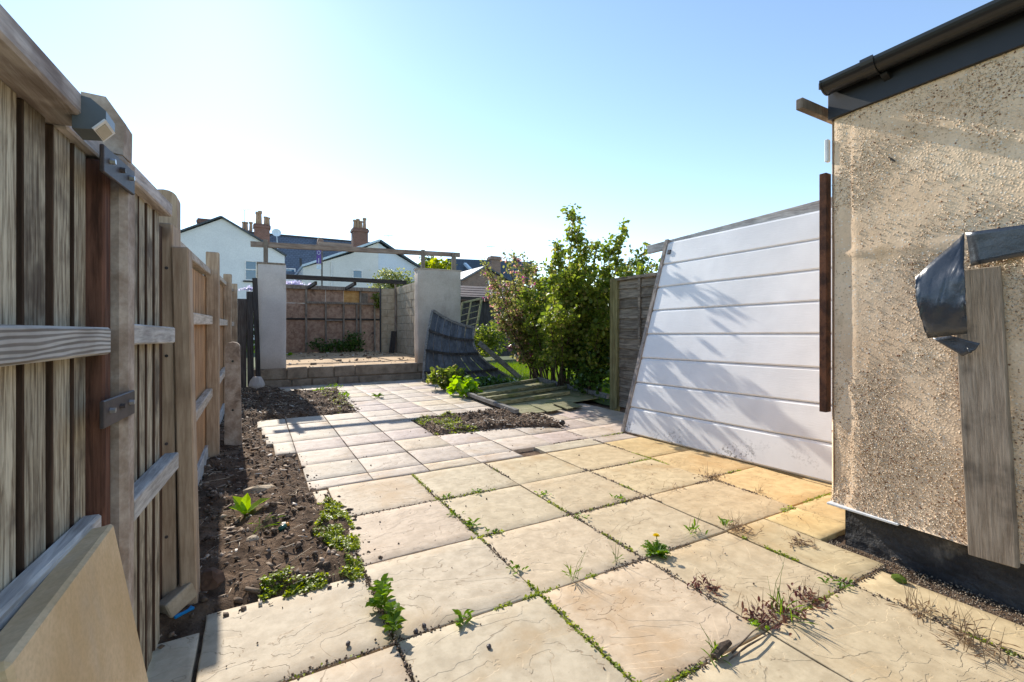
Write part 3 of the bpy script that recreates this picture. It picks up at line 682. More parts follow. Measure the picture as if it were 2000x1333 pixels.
# ------------------------------------------------------------------ left fence, old part
def parts_box(t, name, lo, hi, mat, b=.004, rot=None, piv=None, jit=0, **kw):
    return MB().box(lo, hi, b, rot, piv, **kw).build(name, mat, t, jitter=jit)
of = thing('old_fence', (-.33, 1.0, 0), 'old weathered close-board fence with pale green-grey boards nearest the camera', 'fence')
FA = .06; RZ = ('Z', -math.atan(FA))
def fx(y): return -.352 + FA * (y - .95)                 # front face of the old boards
def fbox(par, nm, y0, y1, z0, z1, o0, o1, mat, b=.004, tilt=0, edge=None):
    yc = (y0 + y1) / 2; xc = fx(yc); m = Matrix.Rotation(-math.atan(FA), 3, 'Z') @ Matrix.Rotation(tilt, 3, 'X')
    return MB().box((xc + o0, y0, z0), (xc + o1, y1, z1), b, m, (xc, yc, (z0 + z1) / 2)).build(nm, mat, par, edge=edge)
y = .40
while y < 1.32:
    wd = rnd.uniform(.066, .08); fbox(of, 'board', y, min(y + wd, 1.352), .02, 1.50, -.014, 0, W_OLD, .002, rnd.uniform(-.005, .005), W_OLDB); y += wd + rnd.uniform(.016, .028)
y = .40
while y < 1.36: fbox(of, 'backing_board', y, y + .085, .02, 1.49, -.05, -.034, W_OLDB, .003); y += rnd.uniform(.087, .092)
fbox(of, 'rail', .35, 1.352, 1.055, 1.115, 0, .045, W_RAIL, .005, -.01)
fbox(of, 'rail', .35, 1.33, .64, .70, 0, .035, W_RAILB, .005)
fbox(of, 'cap_rail', .3, 1.20, 1.500, 1.545, -.06, .062, W_CAP, .005, .0); fbox(of, 'cap_rail', 1.203, 1.40, 1.497, 1.538, -.06, .02, W_CAP, .004, .0)
MB().box((-.36, 1.358, 0), (-.297, 1.41, 1.49), .005).build('timber_post', W_RED, of)
y = 1.50
while y < 1.95:
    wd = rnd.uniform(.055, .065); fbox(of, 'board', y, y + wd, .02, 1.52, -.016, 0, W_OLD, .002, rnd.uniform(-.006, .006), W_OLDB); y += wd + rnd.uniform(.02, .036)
y = 1.5
while y < 2.3: fbox(of, 'backing_board', y, y + .098, .02, 1.50, -.05, -.034, W_OLDB, .003); y += .103
fbox(of, 'rail', 1.52, 2.02, 1.06, 1.115, 0, .04, W_RAILB, .004, -.02)
fbox(of, 'rail', 1.52, 2.05, .60, .66, 0, .045, W_RAILB, .004, -.01)
fbox(of, 'cap_rail', 1.44, 2.03, 1.505, 1.553, -.06, .03, W_CAP, .005, .0)
cp = thing('concrete_post', (-.30, 1.46, 0), 'old concrete fence post with bolted steel plates beside dark red timber', 'post')
MB().box((-.36, 1.415, -.05), (-.268, 1.50, 1.53), .014).build('shaft', CONC, cp, jitter=.0015)
m = MB(); m.prism([(-.355, 1.42, 1.53), (-.275, 1.42, 1.53), (-.272, 1.42, 1.60), (-.31, 1.42, 1.66), (-.35, 1.42, 1.665)], (0, .075, 0)); m.build('broken_head', CONC, cp, jitter=.003)
for z0 in (1.437, .90):
    pc = Vector((-.270, 1.345, z0 + .027)); mz = Matrix.Rotation(-.088, 3, 'Z')
    pl = MB().box(pc - Vector((.004, .095, .029)), pc + Vector((.004, .095, .029)), .002, mz, pc).build('steel_plate', STEEL, cp)
    for dy in (-.06, 0, .06):
        q = pc + mz @ Vector((.003, dy, .004)); MB().tube([q, q + Vector((.010, 0, 0))], [.0065, .006], 6).build('bolt', STEEL if dy == 0 else ZINC, pl)
ld = thing('wall_lamp', (-.28, 1.15, 1.47), 'small grey solar wall lamp fixed at the end of the fence cap', 'lamp')
P0 = [(-.292, 1.540), (-.266, 1.536), (-.244, 1.517), (-.244, 1.500), (-.262, 1.479), (-.292, 1.475)]
MB().prism([(x, 1.125, z) for x, z in P0], (0, .062, 0)).build('housing', LAMPG, ld)
MB().prism([(-.2435, 1.122, 1.499), (-.2615, 1.122, 1.478), (-.264, 1.122, 1.480), (-.246, 1.122, 1.501)], (0, .068, 0)).build('bezel', WHITEP, ld)
MB().prism([(-.2460, 1.131, 1.4945), (-.2595, 1.131, 1.4785), (-.2612, 1.131, 1.480), (-.2477, 1.131, 1.496)], (0, .05, 0)).build('lens', LENS, ld)
# leaning sandstone slab against the fence
sb = MB().box((-.05, .80, 0), (0, 1.275, .70), .006)
me_o = sb.build('leaning_slab', SANDSLAB, jitter=.0012); me_o.rotation_euler = (0, R(-9.5), 0); me_o.location = (-.232, 1.037, .345)
tag(me_o, 'thick sand-coloured paving slab leaning against the old fence', 'paving slab')
# brick and blue plastic
b_ = MB().box((-.032, -.055, -.03), (.032, .055, .03), .004).build('brick', BLOCK, jitter=.001); b_.location = at(345, 1172, Z=.06); b_.rotation_euler = (R(18), R(-10), R(-50)); tag(b_, 'grey-brown brick lying at the foot of the doubled timber post', 'brick')
b_ = MB().box((-.035, -.012, -.006), (.035, .012, .006), .003).build('blue_plastic', BLUE); b_.location = at(358, 1196, Z=.02); b_.rotation_euler = (0, 0, R(35)); tag(b_, 'bright blue scrap of plastic under the tilted brick', 'plastic scrap')

# ------------------------------------------------------------------ left fence, new part
def ftop(y): return 1.50 + .031 * (y - 2.3) + (.03 if y > 4.6 else 0)
nf = thing('new_fence', (-.33, 5, 0), 'newer orange-brown close-board fence running to the back of the garden', 'fence')
posts = [(4.55, 1.74), (6.95, 1.80), (9.15, 1.86)]
y = 2.34; shared = None
while y < 9.2:
    h = ftop(y) - .04
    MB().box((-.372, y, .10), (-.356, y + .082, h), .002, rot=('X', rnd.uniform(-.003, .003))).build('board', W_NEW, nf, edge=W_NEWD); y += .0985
y = 2.34
while y < 9.2:
    MB().box((-.392, y + .05, .10), (-.378, y + .14, ftop(y) - .05), .0).build('backing_board', W_NEWD, nf); y += .0985
for (y0, y1) in ((2.33, 4.53), (4.64, 6.93), (7.04, 9.13)):
    for zc in (1.15, .57): MB().bar((-.33, y0, zc + .01 * rnd.random()), (-.33, y1, zc + (.02 if zc > 1 else .0)), .05, .07, .005).build('rail', W_RAILN, nf)
    MB().bar((-.355, y0, ftop(y0)), (-.355, y1, ftop(y1)), .075, .05, .005).build('cap_rail', W_RAILN, nf)
    MB().box((-.36, y0, .0), (-.335, y1, .14), .004).build('gravel_board', W_RAILB, nf)
for yy, zt in posts: MB().box((-.355, yy, -.05), (-.262, yy + .095, zt), .006).build('post', W_POST, nf)
dpst = thing('doubled_post', (-.26, 2.25, 0), 'two rough timber posts screwed together where the old fence meets the new', 'post')
MB().box((-.325, 2.20, -.05), (-.272, 2.31, 1.515), .005, ('Y', R(-.4))).build('batten', W_POST, dpst)
MB().box((-.268, 2.19, -.05), (-.212, 2.31, 1.425), .005, ('Y', R(-1.2))).build('batten', W_POST, dpst)
for zz in (.3, .66, 1.0, 1.34): MB().tube([(-.298, 2.1965, zz), (-.298, 2.203, zz)], [.006, .006], 8).build('screw_head', STEEL, dpst)
m = MB(); pr = [(-.37 + .045 - .045 * math.cos(k / 8 * math.pi), 2.33, 1.645 + .03 * math.sin(k / 8 * math.pi)) for k in range(9)]
m.prism([(-.37, 2.33, 0)] + pr + [(-.28, 2.33, 0)], (0, .10, 0)); tag(m.build('round_top_post', W_POST), 'round-topped timber fence post behind the doubled posts', 'post')
m = MB(); x0, x1 = -.235, -.12; xc = (x0 + x1) / 2; pr = [(xc - (xc - x0) * math.cos(k / 10 * math.pi), 4.93, .93 + .045 * math.sin(k / 10 * math.pi)) for k in range(11)]
m.prism([(x0 - .01, 4.93, -.05)] + pr + [(x1 + .015, 4.93, -.05)], (0, .11, 0)); sp_ = thing('concrete_spur', (xc, 4.98, 0), 'short round-topped concrete repair post in front of the new fence', 'post'); m.build('shaft', CONC, sp_)
for zz in (.80, .35): MB().tube([(xc, 4.931, zz), (xc, 4.927, zz)], [.010, .010], 8).build('bolt_hole', BLACKP, sp_)

# dark boards between fence and pillar
ga = thing('dark_boards', (-.1, 9.45, 0), 'dark rotten boards closing the gap beside the left pillar', 'boards')
for x0, x1, z1, r_ in ((-.27, -.13, 1.62, .004), (-.12, -.02, 1.75, -.01), (-.01, .07, 2.0, -.03)): MB().box((x0, 9.42 + .02 * rnd.random(), 0), (x1, 9.45, z1), .004, ('Y', r_)).build('board', W_DARKZ, ga, jitter=.002)
rock('stone', Vector((.03, 9.2, .1)), (.12, .08, .16), REND, 'grey lump of stone at the foot of the left pillar', 'stone', seed=12)

# ------------------------------------------------------------------ open garage at the back
fl = MB(); nx, ny = 40, 50
vs = [(0.02 + 4.08 * i / nx, 9.72 + 6.2 * j / ny, .33 + .012 * mn.noise(Vector((i * .4, j * .4, 0)))) for j in range(ny + 1) for i in range(nx + 1)]
fl.add(vs, [(j * (nx + 1) + i, j * (nx + 1) + i + 1, (j + 1) * (nx + 1) + i + 1, (j + 1) * (nx + 1) + i) for j in range(ny) for i in range(nx)])
tag(fl.build('garage_floor', FLOORM), kind='structure')
stp = thing('step_wall', (2, 9.65, 0), 'low stained stone step wall along the front of the open garage', 'step')
x = -.02
MB().box((-.0, 9.63, -.1), (4.08, 9.9, .31), 0).build('core', STEPM, stp)
for wd in (.55, .36, .48, .40, 1.3, .5, .5):
    z = -.06; MB().box((x, 9.6 + rnd.uniform(-.008, .008), .14 + rnd.uniform(-.01, .01)), (x + wd - .012, 9.72, .345 + rnd.uniform(-.006, .006)), .014).build('block', STEPM, stp, jitter=.003)
    MB().box((x + .08, 9.59 + rnd.uniform(-.008, .008), -.08), (x + wd + .06, 9.7, .125), .016).build('block', STEPM, stp, jitter=.003); x += wd
pl_ = thing('rendered_pillar', (.28, 9.7, .3), 'narrow grey-pink rendered pillar on the left of the garage opening', 'pillar')
def rendered(lo, hi, mat, nm, parent):
    bm = bmesh.new(); m = MB().box(lo, hi, .012); o = m.build(nm, mat, parent)
    bm.from_mesh(o.data); bmesh.ops.subdivide_edges(bm, edges=bm.edges, cuts=5, use_grid_fill=True)
    for v in bm.verts: q = (v.co + o.location) * 2.2; v.co += Vector((mn.noise(q), mn.noise(q + Vector((9, 0, 0))), mn.noise(q + Vector((0, 9, 0))))) * .009
    bm.to_mesh(o.data); bm.free(); o.data.polygons.foreach_set('use_smooth', [True] * len(o.data.polygons)); return o
rendered((.045, 9.6, .34), (.515, 9.86, 2.29), REND, 'shaft', pl_); MB().box((.03, 9.59, 2.285), (.50, 9.87, 2.315), .004).build('cap', W_STUD, pl_, jitter=.003)
pr_ = thing('rendered_pier', (3.55, 9.7, .3), 'wide stained rendered pier on the right of the garage opening', 'pier')
rendered((3.07, 9.6, .30), (4.06, 9.86, 2.385), REND2, 'shaft', pr_); MB().box((3.05, 9.59, 2.375), (4.08, 9.87, 2.40), .004).build('cap', REND2, pr_, jitter=.004)
# left side wall of the garage (mostly behind the pillar)
lw = thing('garage_side_wall', (.1, 12.5, 0), 'grey block side wall of the garage behind the left pillar', 'wall')
for k in range(9):
    for q in range(13): MB().box((.03, 9.87 + q * .44 - (.22 if k % 2 and q else 0), .33 + k * .225), (.13, 10.30 + q * .44 - (.22 if k % 2 else 0), .545 + k * .225), .005).build('block', BLOCK, lw)
bw = thing('block_wall', (3.9, 12, .33), 'pale concrete block wall on the right side of the garage', 'wall')
MB().box((3.915, 9.87, .3), (4.0, 14.45, 2.38), 0).build('mortar', MORT, bw)
for k in range(9):
    y = 10.6 + (.22 if k % 2 else 0)
    while y < 14.35:
        y1 = min(y + .44, 14.42); MB().box((3.90 + rnd.uniform(-.003, .003), y, .335 + k * .225), (4.01, y1 - .01, .55 + k * .225), .006).build('block', BLOCK, bw); y += .45
bw2 = thing('block_return', (3.66, 14.45, .33), 'short return of pale blocks at the back end of the block wall', 'wall')
MB().box((3.44, 14.43, .3), (3.895, 14.52, 2.30), 0).build('mortar', MORT, bw2)
for k in range(9):
    xs = [3.43, 3.895] if k % 2 == 0 else [3.43, 3.62, 3.895]
    for a, b_ in zip(xs[:-1], xs[1:]): MB().box((a, 14.415, .335 + k * .222), (b_ - .01, 14.5, .548 + k * .222), .006).build('block', BLOCK, bw2)
tag(MB().box((3.385, 14.40, .33), (3.425, 14.46, 2.38), .003).build('steel_post', DKTRIM), 'thin dark steel post at the edge of the block return', 'post')
tag(MB().box((3.84, 14.34, .34), (3.885, 14.41, 2.62), .003).build('timber_post', W_STUD), 'thin timber post in the corner of the block walls', 'post')
m = MB(); p = at(768, 650, Y=13.9); m.box((p.x - .09, 13.86, .34), (p.x + .06, 13.93, 1.0), .01, ('Y', .12)); tag(m.build('leaning_board', W_DARKZ), 'short dark board leaning in the corner of the garage', 'board')
bk = thing('timber_back_wall', (2.2, 15.6, .33), 'patched plywood and stud wall at the back of the garage', 'wall')
XA, XE = .3, 4.4
cols = [XA] + [at(q, 640, Y=15.6).x for q in (598, 636, 671, 704)] + [XE]
for i in range(5):
    for z0, z1 in ((.33, 1.36), (1.38, 1.86), (1.87, 2.34)):
        MB().box((cols[i] + .004, 15.60 + .01 * rnd.random(), z0), (cols[i + 1] - .004, 15.63, z1), .002).build('sheet', OSBO if (z0 > 1.8 and i == 3) else OSB, bk)
for q, w_, ztop in ((598, .06, 2.3), (636.5, .05, 1.86), (671, .055, 1.86), (696.5, .045, 1.86), (704, .055, 2.3), (732, .05, 1.86)):
    xx = at(q, 640, Y=15.55).x; MB().box((xx - w_ / 2, 15.52, .34), (xx + w_ / 2, 15.595, ztop), .004, ('Y', rnd.uniform(-.01, .01))).build('stud', W_STUD, bk)
xx = at(598, 640, Y=15.5).x; MB().box((xx, 15.49, 1.86), (XE - .2, 15.585, 1.92), .004).build('rail', W_STUD, bk)
MB().box((XA, 15.555, 1.345), (XE, 15.598, 1.40), .004).build('rail', W_DARK, bk)
p = at(642, 626, Y=15.5); MB().box((p.x - .1, 15.50, p.z - .02), (p.x + .42, 15.55, p.z + .02), .003).build('rail', W_STUD, bk)
MB().box((XA, 15.50, 2.30), (XE, 15.66, 2.42), .005).build('top_plate', W_STUD, bk); xx = at(711, 575, Y=15.59).x
MB().box((xx - .12, 15.575, 1.93), (xx + .12, 15.597, 2.24), .003).build('patch', W_STUD, bk)
tag(MB().box((.12, 14.15, 2.46), (4.15, 14.22, 2.585), .006).build('dark_beam', W_DARK, jitter=.002), 'blackened roof beam spanning the rear of the garage', 'beam')
for i, (a, b_, lb) in enumerate((((617, 553), (603, 562), 'short dark rafter from the black beam to the back wall, left one'), ((694, 554), (676, 564), 'short dark rafter from the black beam to the back wall, right one'))):
    p = at(*a, Y=14.25); q = at(*b_, Y=15.5); tag(MB().bar(p, q, .07, .10, .004).build('rafter', W_DARK), lb, 'rafter')
hb = thing('head_beam', (2, 9.72, 2.3), 'long bare timber beam bridging the two garage pillars on short uprights', 'beam')
MB().bar((-.07, 9.70, 2.645), (4.08, 9.70, 2.762), .05, .10, .005).build('beam', W_BEAM, hb)
for q, w_, zb in ((519, .075, 2.31), (826, .08, 2.40), (886, .10, 2.40)):
    xx = at(q, 500, Y=9.66).x; MB().box((xx - w_ / 2, 9.63, zb), (xx + w_ / 2, 9.675, 2.80 if q > 600 else 2.74), .004).build('upright', W_STUD, hb)
MB().bar((at(622, 478, Y=9.75).x, 9.752, 2.76), (at(686, 480, Y=9.75).x, 9.752, 2.765), .05, .09, .004).build('doubler', W_BEAM, hb)
# rubble and weeds on the garage floor
P = np.array([(rnd.uniform(.6, 3.8), rnd.uniform(12.6, 15.4) if rnd.random() < .75 else rnd.uniform(9.8, 12), .335) for _ in range(260)]); n = len(P); s_ = .006 + .035 * nr.random(n) ** 4
tag(scatter('floor_rubble', BOXV, BOXF, P, rand_rot(n), np.stack([s_ * 1.6, s_, s_ * .5], -1), TWIG), 'scattered rubble and chips on the garage floor', 'rubble', kind='stuff')
def tuft_bush(name, c, rad, n, mat, label, cat, ls=(.05, .09), parent=None, zmin=None, clump=14):
    """leaves gathered in clumps through an ellipsoid"""
    c = np.array(c, float); rad = np.array(rad, float); K = max(4, n // clump)
    u = nr.normal(0, 1, (K, 3)); u /= np.linalg.norm(u, axis=1)[:, None]; u *= (nr.random(K) ** .45)[:, None]
    idx = nr.integers(0, K, n); P = c + u[idx] * rad + nr.normal(0, 1, (n, 3)) * rad * .13
    if zmin is not None: P = P[P[:, 2] > zmin]; n = len(P)
    if label: parent = thing(name, P.min(0) * [0, 0, 1] + c * [1, 1, 0], label, cat); name = 'leaves'
    return tag(scatter(name, LEAF_V, LEAF_F, P, rand_rot(n, 1.5), nr.uniform(*ls, n), mat, parent), kind='stuff')
for q, rr, lb in (((2.0, 15.1, .55), (.55, .25, .25), 'low dark weeds against the plywood back wall, left clump'), ((2.75, 15.2, .6), (.4, .2, .35), 'low dark weeds against the plywood back wall, right clump')): tuft_bush('weed_clump', q, rr, 700, L_IVY, lb, 'weeds', (.04, .08), zmin=.33)
tuft_bush('weed_clump', (.85, 14.2, .36), (.25, .2, .06), 120, L_BRIGHT, 'small bright weeds on the garage floor by the left pillar', 'weeds', (.03, .06), zmin=.33)

# ------------------------------------------------------------------ broken fence panels
lp = thing('leaning_fence_panel', (3.3, 9.0, 0), 'twisted dark grey fence panel slumped against the right pier', 'fence panel')
TL, TR, BL, BR = Vector((3.26, 9.2, 1.47)), Vector((4.05, 8.85, 1.10)), Vector((2.86, 8.62, .05)), Vector((4.75, 8.45, .03))
def lpt(u, v):
    a = BL.lerp(TL, v) + Vector((-.05, 0, 0)) * math.sin(v * math.pi); b_ = BR.lerp(TR, v ** .8) + Vector((-.42, .05, 0)) * math.sin(v ** .8 * math.pi) * .8
    return a.lerp(b_, u) + Vector((0, .06, -.05)) * math.sin(u * math.pi)
for i in range(12):
    u0, u1 = i / 12, (i + .93) / 12; m = MB(); N = 7; vs = []; dz = Vector((0, .014 + .016 * (i % 2), 0))
    for k in range(N):
        v = k / (N - 1); vs += [lpt(u0, v) + dz, lpt(u1, v) + dz, lpt(u1, v) + dz + Vector((0, .014, 0)), lpt(u0, v) + dz + Vector((0, .014, 0))]
    fs = [(0, 1, 2, 3), tuple((N - 1) * 4 + q for q in (3, 2, 1, 0))]
    for k in range(N - 1):
        for q in range(4): fs.append((k * 4 + q, k * 4 + (q + 1) % 4, k * 4 + 4 + (q + 1) % 4, k * 4 + 4 + q))
    m.add(vs, fs); m.build('board', W_GREY, lp)
def strip(ptsf, w_, d_, nm, mat, par, N=9):
    m = MB(); pts = [ptsf(k / (N - 1)) for k in range(N)]
    for a, b_ in zip(pts[:-1], pts[1:]): m.bar(a, b_ + (b_ - a) * .03, w_, d_, .002)
    return m.build(nm, mat, par)
for v in (.0, .12, .42, .70, .99): strip(lambda u: lpt(u, v) + Vector((0, -.025, .012)), .035, .05, 'rail', W_GREYR if v in (.0, .99) else W_DARKZ, lp)
strip(lambda v: lpt(0, v), .05, .035, 'edge_batten', W_GREYR, lp); strip(lambda v: lpt(1, v), .04, .035, 'edge_batten', W_GREYR, lp)
tag(MB().bar((4.0, 8.5, .80), (4.85, 8.3, .05), .05, .10, .006).build('loose_batten', W_GREYR, jitter=.003), 'pale loose batten fallen across the right edge of the twisted panel', 'timber')
tr = thing('trellis_panel', (4.45, 9.95, .3), 'small leaning trellis frame behind the right pier', 'trellis')
q0 = [at(903, 592, Y=9.9), at(941, 583, Y=9.9), at(926, 668, Y=9.9), at(888, 680, Y=9.9)]
for a, b_ in zip(q0, q0[1:] + q0[:1]): MB().bar(a, b_, .04, .05, .004, up=(0, 1, 0)).build('frame', W_MOSS, tr)
MB().bar(q0[0].lerp(q0[1], .45), q0[3].lerp(q0[2], .45), .03, .03, .003, up=(0, 1, 0)).build('bar', W_MOSS, tr)
for k in range(1, 7): MB().bar(q0[0].lerp(q0[3], k / 7), q0[1].lerp(q0[2], k / 7), .018, .02, .002, up=(0, 1, 0)).build('bar', W_MOSS, tr)
# fallen mossy panel on the ground
fp_ = thing('fallen_fence_panel', (3.6, 6, 0), 'mossy green fence panel lying flat on the slabs', 'fence panel')
A, B, C_, D_ = Vector((2.93, 6.75, .07)), Vector((2.83, 4.93, .07)), Vector((4.55, 5.22, .06)), Vector((4.70, 7.35, .10))
def fpt(u, v): return A.lerp(D_, u).lerp(B.lerp(C_, u), v)      # u: along the boards, v: towards the camera
for i in range(9):
    v0 = i / 9; v1 = (i + 1.12) / 9
    u0, u1 = 0.0, 1.0
    if i == 8: u1 = .62; v1 = 1.06
    segs = [(u0, u1)] if i < 7 else [(0, .24), (.25, .55), (.56, u1)] if i == 7 else [(0.02, .22), (.24, .40), (.44, .62)]
    for a, b_ in segs:
        m = MB(); z0 = .0 + .012 * (i % 2) ; dv = rnd.uniform(-.012, .02) if i > 6 else 0
        pts = [fpt(a, v0), fpt(b_, v0), fpt(b_, v1 + dv), fpt(a, v1 + rnd.uniform(-.01, .03) * (i > 6))]
        pts = [p + Vector((0, 0, -.03 + (.014 if k < 2 else .0))) for k, p in enumerate(pts)]
        m.prism(pts, (0, 0, .010)); m.build('slat', W_MOSS, fp_)
for v in (.0, .30, .48, .70): strip(lambda u: fpt(u * (.99 if v < .6 else .8), v) + Vector((0, 0, .022)), .05, .05, 'batten', W_MOSS, fp_, 5)
strip(lambda v: fpt(0, v), .06, .05, 'frame', W_GREYR, fp_, 5); strip(lambda v: fpt(1, v) + Vector((0, 0, .03)), .05, .07, 'frame', W_GREYR, fp_, 5)

# ------------------------------------------------------------------ right boundary fence
rf = thing('boundary_fence_panel', (4.3, 4.2, 0), 'overlap fence panel with green-stained post behind the white panel', 'fence')
MB().box((4.22, 4.70, -.05), (4.32, 4.80, 1.775), .006).build('post', W_GREENP, rf)
MB().box((4.22, 4.655, .02), (4.275, 4.695, 1.75), .004).build('edge_batten', W_GREENP, rf)
for yy in (4.25, 3.4): MB().box((4.235, yy, .05), (4.262, yy + .04, 1.74), .003).build('batten', W_WANEY, rf)
MB().box((4.225, 2.9, 1.735), (4.30, 4.695, 1.775), .004).build('cap', W_WANEY, rf)
for k in range(13):
    z0 = .05 + k * .131; m = MB(); N = 14; vs = []; ph = rnd.uniform(0, 50)
    for i in range(N):
        y = 2.9 + (4.655 - 2.9) * i / (N - 1); wv = .016 * mn.noise(Vector((y * 4, ph, 0)))
        vs += [(4.252, y, z0 + wv), (4.276, y, z0 + .155), (4.284, y, z0 + .155), (4.268, y, z0 + wv)]
    fs = [(0, 1, 2, 3), tuple((N - 1) * 4 + q for q in (3, 2, 1, 0))] + [(i * 4 + q, i * 4 + (q + 1) % 4, i * 4 + 4 + (q + 1) % 4, i * 4 + 4 + q) for i in range(N - 1) for q in range(4)]
    m.add(vs, fs); m.build('waney_board', W_WANEY, rf)

# ------------------------------------------------------------------ white door panel leaning on the boundary
wd = thing('white_garage_door', (3.6, 2.6, 0), 'white planked garage door leaning against the boundary fence', 'garage door')
DA = Vector((3.385, 3.655, .012)); ub = Vector((.15, -1.88, 0)).normalized(); vt = Vector((.655, 0, 2.06)).normalized(); nn = ub.cross(vt).normalized()
if nn.x > 0: nn = -nn
WDW, PH = 2.32, 2.155 / 8
def dpt(u, v, o=0): return DA + ub * u + vt * v * (1 + .014 * u) + nn * o
for k in range(8):
    v0, v1 = k * PH + .003, (k + 1) * PH - .002; m = MB(); N = 12; vs = []
    prof = [(v0, -.012), (v0 + .010, 0), (v1 - .022, 0), (v1 - .010, -.010), (v1, -.012), (v1, -.03), (v0, -.03)]
    for i in range(N):
        u = .035 + (WDW - .035) * i / (N - 1); bow = .004 * mn.noise(Vector((u * 2, k * 3.3, 0)))
        vs += [dpt(u, v, o_ + bow) for v, o_ in prof]
    n_ = len(prof); fs = [tuple(range(n_)), tuple((N - 1) * n_ + q for q in range(n_ - 1, -1, -1))] + [(i * n_ + q, i * n_ + (q + 1) % n_, (i + 1) * n_ + (q + 1) % n_, (i + 1) * n_ + q) for i in range(N - 1) for q in range(n_)]
    m.add(vs, fs); m.build('plank', DOORD if k == 0 else DOORW, wd)
mm = Matrix((ub, nn, vt)).transposed()
def door_box(name, u0, u1, v0, v1, o0, o1, mat): c = dpt((u0 + u1) / 2, (v0 + v1) / 2, (o0 + o1) / 2); return MB().box(c - Vector((u1 - u0, o1 - o0, v1 - v0)) / 2, c + Vector((u1 - u0, o1 - o0, v1 - v0)) / 2, .003, rot=mm, piv=c).build(name, mat, wd)
door_box('edge_frame', -.012, .033, -.005, 2.19, -.055, .012, W_DOORF)
door_box('backing', .05, WDW - .02, .02, 2.14, -.05, -.034, WHITEP)
door_box('latch', .06, .10, 2.00, 2.05, -.002, .012, BLACKP); MB().tube([dpt(1.95, 1.34, .0), dpt(1.95, 1.34, .008)], [.006, .006], 6).build('screw', BLACKP, wd)
tb = MB().bar(Vector((4.12, 4.0, 2.04)), Vector((4.27, 1.35, 2.195)), .04, .10, .005).build('top_timber', W_RAILB); tag(tb, 'long grey timber batten lying along the top of the white door', 'timber')

# ------------------------------------------------------------------ house extension on the right
WX, WY = 2.655, 1.29
def wx(y): return WX - (WY - y) * .06
hs = thing('house_extension', (4, -.8, 0), 'cream pebbledashed house extension with black plinth at the right edge', 'house')
def wall_mesh():
    m = MB(); ny, nz = 150, 90; y0, y1, z0, z1 = -1.6, WY - .02, .195, 2.24; vs = []
    prof = [(y0 + (y1 - y0) * i / ny) for i in range(ny + 1)]
    def dx(y, z):
        b_ = .005 * mn.noise(Vector((y * 3, z * 3, 0))) + .0022 * mn.noise(Vector((y * 24, z * 24, 4)))
        k = min(1, max(0, (WY - y) / .05)); b_ += .022 * (1 - math.sqrt(max(0, 1 - (1 - k) ** 2)))
        lip = math.exp(-((z - 1.485 - .03 * (y - 1.1)) / .012) ** 2) * (1 if .72 < y < 1.24 else 0) * (.4 + .6 * abs(mn.noise(Vector((y * 9, 0, 0)))))
        ed = .006 if y < 1.185 + .02 * mn.noise(Vector((0, z * 7, 0))) else 0
        bell = .012 * max(0, 1 - (z - .195) / .12)
        return b_ - lip * .018 - ed - bell
    for j in range(nz + 1):
        z = z0 + (z1 - z0) * j / nz
        for y in prof: vs.append((wx(y) + dx(y, z) - .004, y, z))
    fs = [(j * (ny + 1) + i, j * (ny + 1) + i + 1, (j + 1) * (ny + 1) + i + 1, (j + 1) * (ny + 1) + i) for j in range(nz) for i in range(ny)]
    # far (garden) face, back face, bottom lip
    base = len(vs); vs += [(6.2, WY, z0), (6.2, WY, z1), (wx(y1) + .018, WY, z0), (wx(y1) + .018, WY, z1)]
    fs += [(base + 2, base, base + 1, base + 3)] + [(j * (ny + 1) + ny, base + 2, base + 3, (j + 1) * (ny + 1) + ny) if False else (j * (ny + 1) + ny, (j + 1) * (ny + 1) + ny, base + 3, base + 2) for j in (0,)]
    b2 = len(vs); vs += [(6.2, -1.6, z0), (6.2, -1.6, z1)]; fs += [(0, b2, b2 + 1, nz * (ny + 1)), (base, b2, b2 + 1, base + 1), tuple(range(0, ny + 1)) + (base + 2, base, b2)]
    m.add(vs, fs); me = bpy.data.meshes.new('wall'); me.from_pydata(m.v, [], m.f); me.materials.append(PEB)
    me.polygons.foreach_set('use_smooth', [True] * (ny * nz) + [False] * (len(me.polygons) - ny * nz)); return link('wall', me, hs), dx
wall, wdx = wall_mesh()
P = []; V = []
while len(P) < 26000:
    y, z = rnd.uniform(.38, WY - .004), rnd.uniform(.2, 2.22)
    nz_ = mn.noise(Vector((y * 2.4, z * 2.4, 8))) + .6 * mn.noise(Vector((y * 6, z * 6, 1))); dens = .06 + 1.15 * max(0, nz_ + .08) + (.35 if z < .55 else 0)
    if 1.15 < y - .02 * mn.noise(Vector((0, z * 6, 0))) and mn.noise(Vector((y * 12, z * 3, 3))) < .05: dens *= .15
    if 1.44 < z < 1.51 and y < 1.24: dens *= .12
    if y < .95 and 1.5 < z < 1.72: dens *= .3
    if rnd.random() > dens: continue
    P.append((wx(y) + wdx(y, z) - .0045, y, z)); V.append(rnd.random() * .8 if rnd.random() < .86 else .95)
P = np.array(P); n = len(P); s_ = .0011 + .0034 * nr.random(n) ** 2.4
tag(scatter('pebbles', OCT_V, OCT_F, P, rand_rot(n), np.stack([s_, s_ * 1.3, s_ * 1.1], -1), PEBC, wall, np.array(V)), kind='stuff')
m = MB(); ny, nz = 90, 14
vs = [(wx(-1.6 + 2.84 * i / ny) + .048 + .006 * mn.noise(Vector((i * .5, j * .6, 0))) + .003 * mn.noise(Vector((i * 2, j * 2, 0))), -1.6 + 2.84 * i / ny, -.06 + .27 * j / nz) for j in range(nz + 1) for i in range(ny + 1)]
fs = [(j * (ny + 1) + i, j * (ny + 1) + i + 1, (j + 1) * (ny + 1) + i + 1, (j + 1) * (ny + 1) + i) for j in range(nz) for i in range(ny)]
